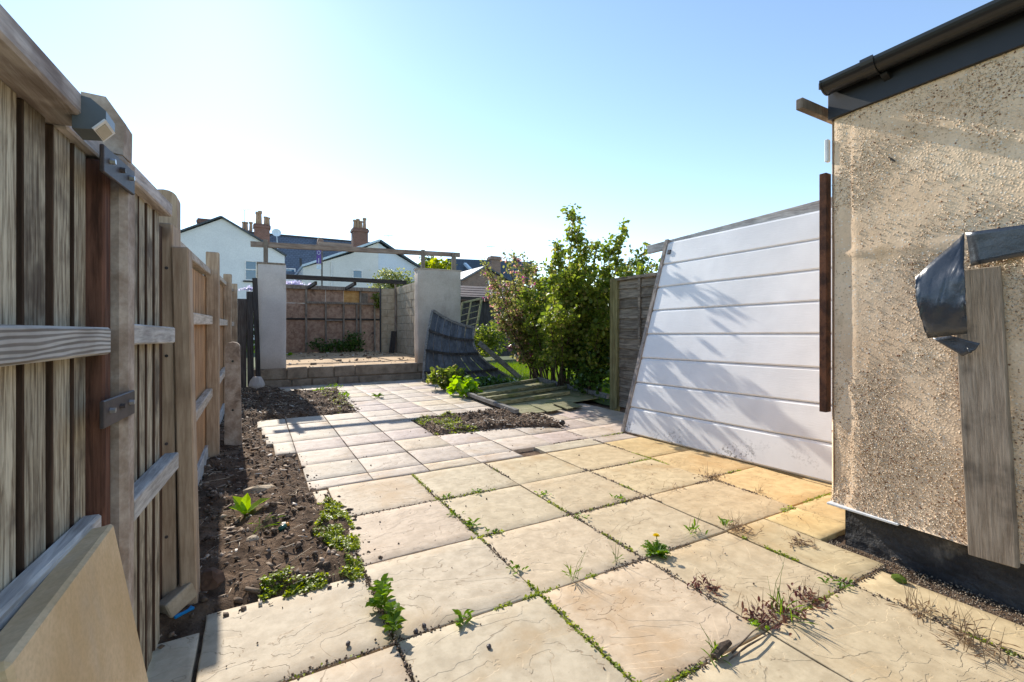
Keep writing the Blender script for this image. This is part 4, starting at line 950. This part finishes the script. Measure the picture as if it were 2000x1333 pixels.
b0 = len(vs); vs += [(6.1, 1.24, -.06), (6.1, 1.24, .21)]; fs.append((ny, b0, b0 + 1, nz * (ny + 1) + ny)); m.add(vs, fs); m.build('plinth', PLINTH, hs)
# the render stop at the foot of the wall
MB().box((wx(1.0) - .03, .98, .186), (wx(1.0) + .04, 1.285, .197), .002).build('render_stop', WHITEP, hs)
# roof, fascia, gutter
MB().box((WX - .03, -1.6, 2.20), (WX + .03, 1.285, 2.375), .002, ('Z', -.06), (WX, WY, 0)).build('fascia', FASC, hs)
MB().prism([(WX - .035, -1.6, 2.376), (WX + 3.5, -1.6, 3.06), (WX + 3.5, -1.6, 3.12), (WX - .035, -1.6, 2.41)], (0, 2.93, 0)).build('roof', TILE, hs)
MB().box((WX - .005, 1.288, 2.225), (WX + .045, 1.30, 2.36), .002).build('fascia_end', RUST, hs)
gut = MB(); gx, gz, gr = WX - .088, 2.365, .058
def gpt(y, a, r_): return Vector((gx - (WY - y) * .06 + r_ * math.cos(a), y, gz + r_ * math.sin(a)))
N = 14; ys = [-1.6, 1.262]; vs = []
for y in ys:
    for r_ in (gr, gr - .004): vs += [gpt(y, math.pi + math.pi * k / N, r_) for k in range(N + 1)]
K = N + 1; fs = []
for k in range(N): fs += [(k, k + 1, 2 * K + k + 1, 2 * K + k), (K + k, 3 * K + k, 3 * K + k + 1, K + k + 1)]
fs += [(0, 2 * K, 3 * K, K), (N, K + N, 3 * K + N, 2 * K + N)]; gut.add(vs, fs); gu = gut.build('gutter', BLACKP, hs, False)
MB().prism([gpt(1.262, math.pi + math.pi * k / N, gr + .002) for k in range(N + 1)], (0, .008, 0)).build('stop_end', BLACKP, gu)
for y in (1.03, .2):
    m = MB(); vs = []
    for yy in (y, y + .055):
        for r_ in (gr + .006, gr + .0005): vs += [gpt(yy, math.pi * .97 + math.pi * 1.06 * k / N, r_) for k in range(N + 1)]
    fs = []
    for k in range(N): fs += [(k, k + 1, 2 * K + k + 1, 2 * K + k), (k, K + k, K + k + 1, k + 1), (2 * K + k, 2 * K + k + 1, 3 * K + k + 1, 3 * K + k)]
    m.add(vs, fs); m.build('union_bracket', BLACKP, gu)
MB().bar(gpt(1.02, math.pi * 1.6, gr), Vector((wx(1.02) - .02, 1.02, 2.29)), .03, .03, .003).build('bracket_foot', BLACKP, gu)
p = at(1963, 2, X=2.78); MB().tube([p + Vector((0, -.05, -.02)), p + Vector((0, .05, -.02))], [.03, .03], 10).build('ridge_tile', TERRA, hs)
# things on the wall
ft = MB().bar(Vector((at(1561, 200, Y=1.345).x, 1.345, at(1561, 203, Y=1.345).z)), Vector((3.1, 1.345, at(1561, 203, Y=1.345).z)), .035, .055, .003).build('channel_end', W_PLANK); tag(ft, 'grey timber batten end poking out below the gutter corner', 'timber')
bar = MB().box((wx(1.29) - .02, 1.30, .66), (wx(1.29) + .03, 1.335, 1.93), .002).build('rusty_bar', RUST); tag(bar, 'rusty brown steel door jamb standing at the house corner', 'steel jamb')
tag(MB().box((wx(1.29) - .01, 1.297, 1.99), (wx(1.29) + .02, 1.315, 2.11), .004).build('white_clip', WHITEP), 'small white plastic clip on the house corner above the rusty jamb', 'clip')
pk = MB(); pk.box((2.572, .612, .172), (2.599, .755, 1.352), .004); pk_o = pk.build('plank', W_PLANK, jitter=.0012); pk_o.rotation_euler = (R(-2.3), 0, 0); tag(pk_o, 'grey weathered plank fixed upright on the pebbledash wall', 'plank')
bt = MB().tube([at(1737, 308, X=wx(1.0) - .004), at(1748, 316, X=wx(1.0) - .012)], [.006, .003], 6).build('feather', W_DARK); tag(bt, 'tiny dark feather stuck to the upper wall', 'feather')
# folded dark flashing
def sheet_from(poly, Xf, name, mat, parent, cuts=7, amp=.006, off=None):
    bm = bmesh.new(); vv = [bm.verts.new(at(x, y, X=Xf)) for x, y in poly]; bm.faces.new(vv); bmesh.ops.triangulate(bm, faces=bm.faces)
    bmesh.ops.subdivide_edges(bm, edges=bm.edges, cuts=cuts, use_grid_fill=True); bmesh.ops.triangulate(bm, faces=bm.faces)
    c = sum((v.co for v in bm.verts), Vector()) / len(bm.verts)
    for v in bm.verts:
        if off: v.co.x += off(v.co)
        v.co.x += amp * (mn.noise(v.co * 11) + .5 * mn.noise(v.co * 27)); v.co -= c
    bmesh.ops.recalc_face_normals(bm, faces=bm.faces)
    me = bpy.data.meshes.new(name); bm.to_mesh(me); bm.free(); me.materials.append(mat); me.polygons.foreach_set('use_smooth', [True] * len(me.polygons))
    o = link(name, me, parent, c); sm = o.modifiers.new('thick', 'SOLIDIFY'); sm.thickness = .0025; return o
fs_ = thing('folded_flashing', (2.58, .7, 1.1), 'crumpled dark flashing strip folded down over the plank', 'flashing')
zt_ = at(1885, 460, X=2.56).z
sheet_from([(1887, 455), (2060, 431), (2060, 488), (1897, 520)], 2.552, 'strip', FLASH, fs_, 6, .003)
zfl0, zfl1 = at(1850, 460, X=2.55).z, at(1850, 695, X=2.55).z
sheet_from([(1885, 456), (1804, 544), (1813, 600), (1824, 661), (1903, 652), (1904, 600), (1902, 550), (1895, 517)], 2.546, 'flap', FLASH, fs_, 9, .011, lambda co: -.10 * math.sin(max(0, min(1, (zfl0 - co.z) / (zfl0 - zfl1))) * math.pi * .9))
sheet_from([(1824, 661), (1884, 696), (1896, 690), (1893, 680), (1908, 684), (1917, 671), (1860, 656)], 2.548, 'torn_end', FLASH, fs_, 5, .005, lambda co: -.02)

# ------------------------------------------------------------------ lawn and shrubs
lawn = MB(); nx = 60
lawn.add([(4.4 + 6 * i / nx, 4.8 + 8 * j / nx, .0 + .03 * mn.noise(Vector((i * .3, j * .3, 0)))) for j in range(nx + 1) for i in range(nx + 1)], [(j * (nx + 1) + i, j * (nx + 1) + i + 1, (j + 1) * (nx + 1) + i + 1, (j + 1) * (nx + 1) + i) for j in range(nx) for i in range(nx)])
lw_ = tag(lawn.build('lawn', rough_mat('lawn_ground', (.05, .08, .02), (.09, .12, .03), 5, .95, .5, .02), smooth=True), kind='structure')
n = 26000; P = np.stack([nr.uniform(4.45, 8.5, n), nr.uniform(5.2, 12, n), nr.uniform(-.01, .02, n)], -1)
GR_V = [(-.035, 0, 0), (.035, 0, 0), (0, .25, 1)]; GR_F = [(0, 1, 2)]
tag(scatter('grass', GR_V, GR_F, P, rand_rot(n, .5), nr.uniform(.06, .14, n), L_GRASS), 'sunlit grass of the neighbouring garden', 'grass', kind='stuff')
def shrub(name, base, shoots, mat, label, cat='shrub', leaf=(.045, .075), per=36, twigs=7, flower=None, fl_frac=.0, group=None):
    """shoots: list of (tip, bow) : arching stems from the base, side twigs, leaves along them"""
    base = Vector(base); t = thing(name, base, label, cat, group); st = MB(); P = []; FP = []
    for tip, bow in shoots:
        tip = Vector(tip); b0 = base + Vector((rnd.gauss(0, .07), rnd.gauss(0, .07), 0)); L = (tip - b0).length
        mid = b0.lerp(tip, .5) + Vector(bow); pts = [(b0 * (1 - s) ** 2 + mid * 2 * s * (1 - s) + tip * s * s) + Vector((mn.noise(Vector((s * 3, tip.x * 9, 0))), mn.noise(Vector((s * 3, tip.y * 9, 5))), 0)) * .05 * min(1, s * 3) for s in [k / 9 for k in range(10)]]
        st.tube(pts, [.016 * (1 - .85 * k / 9) + .002 for k in range(10)], 5, False)
        def along(s): k = min(8, int(s * 9)); return pts[k].lerp(pts[k + 1], s * 9 - k)
        for q in range(int(per * L * .5)): P.append(along(rnd.uniform(.4, 1) if q % 3 else rnd.uniform(.8, 1)) + Vector((rnd.gauss(0, .035), rnd.gauss(0, .035), rnd.gauss(0, .035))))
        for k in range(twigs):
            s = rnd.uniform(.22, .95); p = along(s); a = rnd.uniform(0, 6.283); l = rnd.uniform(.18, .5) * (1.15 - s * .75); d = Vector((math.cos(a), math.sin(a), rnd.uniform(.1, .9))).normalized()
            e = p + d * l; st.tube([p, p.lerp(e, .5) + Vector((0, 0, .03)), e], [.005, .0035, .0015], 4, False)
            for q in range(int(per * .42)):
                w_ = rnd.uniform(.25, 1.05); P.append(p.lerp(e, w_) + Vector((rnd.gauss(0, .04), rnd.gauss(0, .04), rnd.gauss(0, .035))))
            if flower and rnd.random() < fl_frac * (2.2 if tip.x < base.x - .45 else .25):
                for q in range(14): FP.append(e + Vector((rnd.gauss(0, .022), rnd.gauss(0, .022), rnd.uniform(-.07, .01))))
    st.build('stems', BARK, t, True); P = np.array(P); n = len(P)
    tag(scatter('leaves', LEAF_V, LEAF_F, P, rand_rot(n, 1.6), nr.uniform(*leaf, n), mat, t), kind='stuff')
    if FP: FP = np.array(FP); tag(scatter('flowers', LF2_V, LF2_F, FP, rand_rot(len(FP)), nr.uniform(.018, .034, len(FP)), flower, t), kind='stuff')
    return t
def tips(pts, Ys):
    out = []
    for (x, y) in pts: Y = rnd.uniform(*Ys); out.append((at(x, y, Y=Y), (rnd.uniform(-.12, .12), rnd.uniform(-.12, .12), .25)))
    return out
shrub('flowering_shrub', (4.85, 7.55, 0), tips([(942, 505), (950, 570), (985, 492), (1005, 495), (960, 600), (975, 640), (1020, 500), (1040, 510), (1030, 560), (1000, 560), (1050, 590), (1005, 620), (1055, 540), (985, 560), (1060, 640), (1020, 660), (1035, 610)], (6.6, 7.6)), L_PINK, 'arching shrub with small pink flower clusters beside the trellis', 'shrub', (.03, .07), 84, 14, PETAL, .2)
shrub('tall_shrub', (4.75, 6.5, 0), tips([(1118, 402), (1130, 440), (1090, 470), (1083, 500), (1105, 520), (1145, 470), (1165, 470), (1140, 520), (1110, 560), (1075, 540), (1120, 500), (1160, 540), (1090, 600), (1140, 600), (1065, 610)], (4.7, 5.25)), L_SHRUB, 'tallest green shrub with upright shoots against the sky', 'shrub', (.032, .075), 90, 12)
shrub('bushy_shrub', (4.75, 5.7, 0), tips([(1218, 432), (1205, 470), (1180, 500), (1230, 505), (1190, 550), (1165, 580), (1215, 545), (1150, 560), (1170, 630), (1185, 610), (1200, 520)], (4.8, 5.3)), L_SHRUB, 'green shrub standing directly behind the fence post with one tall shoot', 'shrub', (.032, .075), 90, 12)
shrub('leafy_shrub', (4.8, 7.0, 0), tips([(1045, 520), (1060, 545), (1075, 560), (1050, 600), (1080, 600), (1065, 640), (1040, 650), (1085, 650), (1030, 570)], (6.0, 6.8)), L_SHRUB, 'mid green shrub filling the space between flowering shrub and tallest shrub', 'shrub', (.03, .075), 85, 13)
shrub('fence_top_shrub', (4.75, 5.1, 0), tips([(1262, 472), (1245, 515), (1275, 515), (1270, 500), (1235, 530), (1258, 525), (1225, 525), (1285, 510)], (4.5, 5.0)), L_SHRUB, 'green shrub spilling over the top of the boundary fence', 'shrub', (.045, .07), 44, 8)
shrub('hedge_shrub', (4.75, 5.9, 0), [((4.4 + rnd.uniform(-.45, .35), 5.8 + rnd.uniform(-.5, .5), rnd.uniform(1.1, 2.3)), (0, 0, .15)) for _ in range(16)], L_SHRUB, 'dense dark shrub at the end of the fallen panel', 'shrub', (.045, .07), 40, 8)
tuft_bush('ivy', (4.62, 5.75, .75), (.30, .55, .72), 3600, L_IVY, 'dark glossy ivy climbing beside the fence post', 'ivy', (.045, .08), zmin=.0)
tuft_bush('undergrowth', (5.4, 7.6, 1.2), (1.0, .7, 1.0), 4200, L_IVY, 'dark leafy undergrowth inside the shrubs', 'undergrowth', (.05, .08), zmin=.35)
tuft_bush('small_shrub', at(955, 665, Y=9.6), (.42, .4, .42), 1700, L_SHRUB, 'low round green shrub between trellis and flowering shrub', 'shrub', (.045, .07), zmin=.05)
tuft_bush('leafy_clump', (3.05, 7.75, .16), (.36, .3, .2), 620, L_SHRUB, 'dark leafy clump at the foot of the twisted panel', 'plant', (.06, .11), zmin=.01)
tuft_bush('leafy_clump', (2.98, 6.85, .15), (.22, .28, .14), 240, L_BRIGHT, 'bright yellow-green leafy plant at the left corner of the fallen panel', 'plant', (.07, .13), zmin=.01)
tuft_bush('trailing_plant', (3.75, 7.5, .1), (.5, .25, .1), 420, L_IVY, 'low dark trailing plant between the two broken panels', 'plant', (.05, .09), zmin=.01)
pole = MB().tube([at(980, 610, Y=8.9), at(1010, 625, Y=8.6), at(1040, 642, Y=8.3)], .014, 6).build('pole', W_RAILN); tag(pole, 'pale wooden pole slanting behind the flowering shrub', 'pole')
# planting behind the garage
tuft_bush('garden_bush', at(768, 556, Y=17.5), (.85, .7, .55), 2600, leafm('leaf_variegated', (.10, .14, .04), (.30, .32, .14), trans=.4), 'rounded pale green bush behind the block wall', 'bush', (.06, .1))
tuft_bush('climber', at(742, 585, Y=15.4), (.22, .1, .35), 380, L_SHRUB, 'leafy climber hanging over the top of the plywood wall', 'climber', (.05, .09))
tuft_bush('lime_climber', at(853, 522, Y=10.6), (.42, .3, .17), 420, L_LIME, 'lime green leaves showing above the right pier', 'climber', (.07, .12))
for q, lb in (((575, 557), 'lilac blossom behind the garage beam'), ((484, 564), 'lilac blossom above the dark boards')):
    tuft_bush('blossom', at(*q, Y=20), (.7 if q[0] > 500 else .28, .3, .15 if q[0] > 500 else .06), 900 if q[0] > 500 else 200, PETALL, lb, 'blossom', (.05, .09))
tuft_bush('gap_climber', (-.1, 9.75, 1.05), (.17, .12, .55), 420, L_IVY, 'dark climber behind the rotten boards', 'climber', (.05, .09), zmin=.1)

# ------------------------------------------------------------------ houses behind
def facade(t, poly, Y, depth, mat, name='wall'):
    pts = [at(x, y, Y=Y) for x, y in poly]; pts = [Vector((p.x, Y, max(p.z, -.1))) for p in pts]
    return MB().prism(pts, (0, depth, 0)).build(name, mat, t)
def window(t, x0, y0, x1, y1, Y, sill=True, transom=None):
    a = at(x0, y0, Y=Y); b_ = at(x1, y1, Y=Y); W = b_.x - a.x; H = a.z - b_.z; fw = .07
    wn = MB(); Yf = Y - .05
    for lo, hi in (((a.x, b_.z), (a.x + fw, a.z)), ((b_.x - fw, b_.z), (b_.x, a.z)), ((a.x + fw, a.z - fw), (b_.x - fw, a.z)), ((a.x + fw, b_.z), (b_.x - fw, b_.z + fw))): wn.box((lo[0], Yf, lo[1]), (hi[0], Y - .003, hi[1]), .006)
    if transom: zt = a.z - H * transom; wn.box((a.x + fw, Yf + .004, zt - .04), (b_.x - fw, Y - .004, zt + .04), .006)
    o = wn.build('window', WHITEP, t); MB().box((a.x + .03, Y - .02, b_.z + .03), (b_.x - .03, Y - .006, a.z - .03), 0).build('pane', GLASS, o)
    if sill: MB().box((a.x - .1, Y - .12, b_.z - .1), (b_.x + .1, Y - .002, b_.z - .012), .01).build('sill', DKTRIM, o)
def chimney(t, x0, x1, ytop, ybot, Y, pots, mat=BRICK, potmat=TERRAP):
    a = at(x0, ytop, Y=Y); b_ = at(x1, ybot, Y=Y); wdt = b_.x - a.x; s_ = MB().box((a.x, Y, b_.z - 1.5), (b_.x, Y + wdt * .8, a.z - .25), .01).build('chimney', mat, t)
    MB().box((a.x - .08, Y - .08, a.z - .35), (b_.x + .08, Y + wdt * .8 + .08, a.z - .12), .02).build('corbel', mat, s_); MB().box((a.x - .02, Y - .02, a.z - .12), (b_.x + .02, Y + wdt * .8 + .02, a.z), .02).build('cap', mat, s_)
    for px_, h in pots:
        p = at(px_, ytop, Y=Y); MB().tube([(p.x, Y + wdt * .35, a.z - .02), (p.x, Y + wdt * .35, a.z + h * .8), (p.x, Y + wdt * .35, a.z + h * .82), (p.x, Y + wdt * .35, a.z + h)], [.16, .13, .18, .17], 10).build('chimney_pot', potmat, s_)
def antenna(px_, py_, ybot, Y, label):
    p = at(px_, py_, Y=Y); q = at(px_, ybot, Y=Y); t = thing('tv_aerial', q, label, 'aerial'); MB().tube([q, p], .022, 5).build('mast', DKTRIM, t)
    m = MB(); m.bar(p + Vector((-.5, 0, -.05)), p + Vector((.5, 0, .1)), .025, .025, 0)
    for k in range(6): c = p + Vector((-.45 + k * .18, 0, -.04 + k * .025)); m.bar(c + Vector((0, -.25, 0)), c + Vector((0, .25, 0)), .015, .015, 0)
    m.build('yagi', DKTRIM, t)
YA = 34
hA = thing('white_gable_house', (at(450, 500, Y=YA).x, YA, 0), 'white rendered gable-end house above the new fence', 'house')
facade(hA, [(300, 474), (424, 431), (434, 427), (556, 500), (556, 900), (300, 900)], YA, 7, WALLW)
for a, b_ in (((298, 473), (432, 425)), ((432, 425), (560, 501))): p, q = at(*a, Y=YA - .06), at(*b_, Y=YA - .06); MB().bar(p + Vector((0, 3.5, .04)), q + Vector((0, 3.5, .04)), 7.3, .10, .01).build('roof', SLATED, hA)
window(hA, 478, 509, 502, 549, YA, True, .45)
chimney(hA, 386, 411, 426, 440, YA + 5, [], BRICK)
YB = 44
hB = thing('slate_terrace', (at(590, 500, Y=YB).x, YB, 0), 'terrace house with large blue-grey slate roof between the two white houses', 'house')
e0, e1, r0, r1 = at(470, 530, Y=YB), at(700, 530, Y=YB), at(470, 459, Y=YB + 4.5), at(700, 476, Y=YB + 4.5); zr = r0.z * .5 + r1.z * .5
MB().prism([(e0.x, YB, e0.z - .2), (e1.x + 3, YB, e0.z - .2), (e1.x + 3, YB + 4.5, zr), (e0.x, YB + 4.5, zr)], (0, 0, .18)).build('roof', SLATE, hB)
MB().box((e0.x, YB + .3, -.1), (e1.x + 3, YB + 9, e0.z - .2), 0).build('wall', WALLW, hB)
MB().prism([(e0.x, YB + 4.5, zr), (e1.x + 3, YB + 4.5, zr), (e1.x + 3, YB + 9, e0.z - .2), (e0.x, YB + 9, e0.z - .2)], (0, 0, .18)).build('rear_roof', SLATE, hB)
MB().box((e0.x, YB + 4.4, zr + .1), (e1.x + 3, YB + 4.65, zr + .3), .03).build('ridge', DKTRIM, hB)
chimney(hB, 496, 527, 436, 470, YB + 2, [(503, 1.1), (508, 1.2), (519, .75), (524, .7)], BRICK)
chimney(hB, 474, 492, 449, 472, YB + 6, [(476, .8), (481, .8), (490, .85)], BRICKB)
chimney(hB, 690, 719, 444, 482, YB - 2, [(695, .75), (701, .85), (707, .7), (714, 1.0)], BRICK)
p = at(627, 470, Y=YB + 3); MB().prism([(p.x - .5, YB + 3, p.z - 1), (p.x + .4, YB + 3, p.z - 1), (p.x + .2, YB + 3, p.z + .1), (p.x - .2, YB + 3, p.z + .3)], (0, 1.2, 0)).build('chimney_stub', BRICKB, hB)
d_ = at(540, 455, Y=YB + 1.5); dm = MB(); vs = [(d_.x, d_.y, d_.z)] + [(d_.x + .38 * math.cos(a), d_.y - .1, d_.z + .34 * math.sin(a)) for a in [k / 14 * 6.283 for k in range(14)]]
dm.add(vs, [(0, k + 1, (k + 1) % 14 + 1) for k in range(14)]); dm.tube([d_ + Vector((0, .02, 0)), d_ + Vector((.1, .1, -1.4))], .03, 5); ds = dm.build('satellite_dish', PALEB); tag(ds, 'grey satellite dish on the slate roof', 'satellite dish')
window(hB, 556, 524, 577, 541, YB - .001 + .3, False); m = MB(); pA = [at(587, 505, Y=40), at(588, 522, Y=40), at(592, 532, Y=40), at(592, 600, Y=40)]; tag(MB().tube(pA, .09, 6).build('soil_pipe', DKTRIM), 'black soil pipe on the terrace wall', 'pipe')
antenna(478, 411, 450, YB + 6, 'tall thin television aerial above the left chimneys'); antenna(758, 461, 490, 48, 'television aerial right of the white gable'); antenna(959, 482, 510, 42, 'television aerial on the brick house at right')
YC = 33
hC = thing('pale_gable_house', (at(720, 520, Y=YC).x, YC, 0), 'pale cream and blue rendered gable pair behind the garage', 'house')
facade(hC, [(592, 523), (685, 496), (739, 474), (739, 900), (592, 900)], YC, 6, WALLC); facade(hC, [(739, 474), (758, 488), (818, 524), (818, 900), (739, 900)], YC + .04, 6, WALLB, 'blue_wall')
for a, b_, mt in (((590, 522), (741, 472), PALEB), ((741, 472), (822, 526), SLATED)): p, q = at(*a, Y=YC), at(*b_, Y=YC); MB().bar(p + Vector((0, 2.9, .06)), q + Vector((0, 2.9, .06)), 6.3, .14, .01).build('roof', mt, hC)
window(hC, 688, 527, 708, 545, YC, False); p = at(648, 512, Y=YC - .05); q = at(648, 700, Y=YC - .05); MB().tube([p, q], .06, 6).build('downpipe', WHITEP, hC)
sg = thing('sale_board', at(628, 640, Y=22), "purple estate agent's board on a tall post behind the garage", 'sign'); a, b_ = at(618, 486, Y=22), at(628, 516, Y=22)
MB().box((b_.x - .02, 21.97, 0), (b_.x + .05, 22.03, at(628, 478, Y=22).z), .004).build('post', W_GREYR, sg); MB().box((a.x, 21.95, b_.z), (b_.x - .02, 21.965, a.z), .002).build('board', PURPLE, sg)
c1, c2 = at(618, 518, Y=22), at(628, 527, Y=22); MB().box((c1.x, 21.95, c2.z), (c2.x - .02, 21.965, c1.z), .002).build('slip_board', PALEB, sg)
p = at(622.5, 494, Y=21.94); MB().tube([p + Vector((.06 * math.cos(k / 12 * 6.283), 0, .08 * math.sin(k / 12 * 6.283))) for k in range(13)], .012, 5).build('letter', PALEB, sg); MB().box((p.x - .015, 21.935, p.z - .45), (p.x + .015, 21.947, p.z - .25), 0).build('letter', PALEB, sg)
YD = 30
hD = thing('brick_house', (at(960, 540, Y=YD).x, YD, 0), 'brown brick house with dark slate roof and skylight at right', 'house')
facade(hD, [(902, 549), (946, 523), (1010, 560), (1010, 900), (902, 900)], YD, 5, BRICKB)
p, q = at(900, 549, Y=YD), at(948, 522, Y=YD); MB().bar(p + Vector((0, 2.4, .05)), q + Vector((0, 2.4, .05)), 5.2, .12, .01).build('roof', SLATE, hD); p, q = at(946, 522, Y=YD), at(1012, 560, Y=YD); MB().bar(p + Vector((0, 2.4, .05)), q + Vector((0, 2.4, .05)), 5.2, .12, .01).build('roof', SLATED, hD)
pts = [at(856, 548, Y=37), at(1040, 552, Y=37), at(1040, 512, Y=40), at(873, 505, Y=40)]; MB().prism(pts, (0, .1, -.2)).build('slate_roof', SLATED, hD)
MB().box((pts[0].x, 37.2, -.1), (pts[1].x, 44, pts[0].z - .2), 0).build('rear_wall', BRICKB, hD)
a, b_ = at(905, 517, Y=38.9), at(921, 529, Y=37.9); MB().prism([(a.x, 38.9, a.z), (b_.x - .12, 38.9, a.z), (b_.x, 37.9, b_.z), (a.x + .12, 37.9, b_.z)], (0, -.12, .16)).build('skylight', PALEB, hD)
chimney(hD, 960, 978, 500, 530, 38, [], BRICKB); MB().box((at(954, 578, Y=YD - .1).x, YD - .06, at(954, 555, Y=YD).z), (at(957, 578, Y=YD).x, YD - .002, at(954, 549, Y=YD).z), .004).build('vent', WHITEP, hD)
YS_ = 15.5
sh = thing('garden_shed', (at(950, 640, Y=YS_).x, YS_, 0), 'dark brown timber shed with low roof behind the trellis', 'shed')
a, b_ = at(880, 582, Y=YS_), at(1075, 582, Y=YS_); x = a.x
while x < b_.x: MB().box((x, YS_, 0), (x + .14, YS_ + .03, a.z), .004).build('board', W_DARKZ, sh); x += .146
for k in range(6): z0 = at(900, 582, Y=YS_).z - .06 + k * .13; MB().box((a.x - .1, YS_ - .15 + k * .42, z0), (b_.x, YS_ + .32 + k * .42, z0 + .035), .004, ('X', .26)).build('roof_course', TILE, sh)
MB().box((a.x - .1, YS_ - .2, at(900, 580, Y=YS_).z - .12), (b_.x, YS_ - .16, at(900, 580, Y=YS_).z), .004).build('fascia', W_DARK, sh)
def far_tree(name, base, h, rad, n, mat, label):
    t = thing(name, base, label, 'tree'); base = Vector(base); m = MB(); m.tube([base, base + Vector((.1, 0, h * .4)), base + Vector((0, 0, h * .85))], [.16, .11, .03], 7)
    for k in range(9): a = rnd.uniform(0, 6.28); p = base + Vector((0, 0, h * rnd.uniform(.35, .7))); m.tube([p, p + Vector((math.cos(a) * rad * .7, math.sin(a) * rad * .7, h * .2))], [.06, .015], 5)
    m.build('trunk', BARK, t, True); tuft_bush('crown', base + Vector((0, 0, h * .72)), (rad, rad, h * .3), n, mat, None, None, (.16, .28), t, clump=18); return t
p = at(836, 640, Y=33); far_tree('garden_tree', (p.x, 33, 0), at(836, 505, Y=33).z, 1.1, 2200, L_FAR, 'light green tree far behind the right pier')
p = at(1020, 640, Y=26); far_tree('garden_tree', (p.x, 26, 0), 3.6, 1.6, 1800, L_FAR, 'tree hidden mostly behind the flowering shrub')
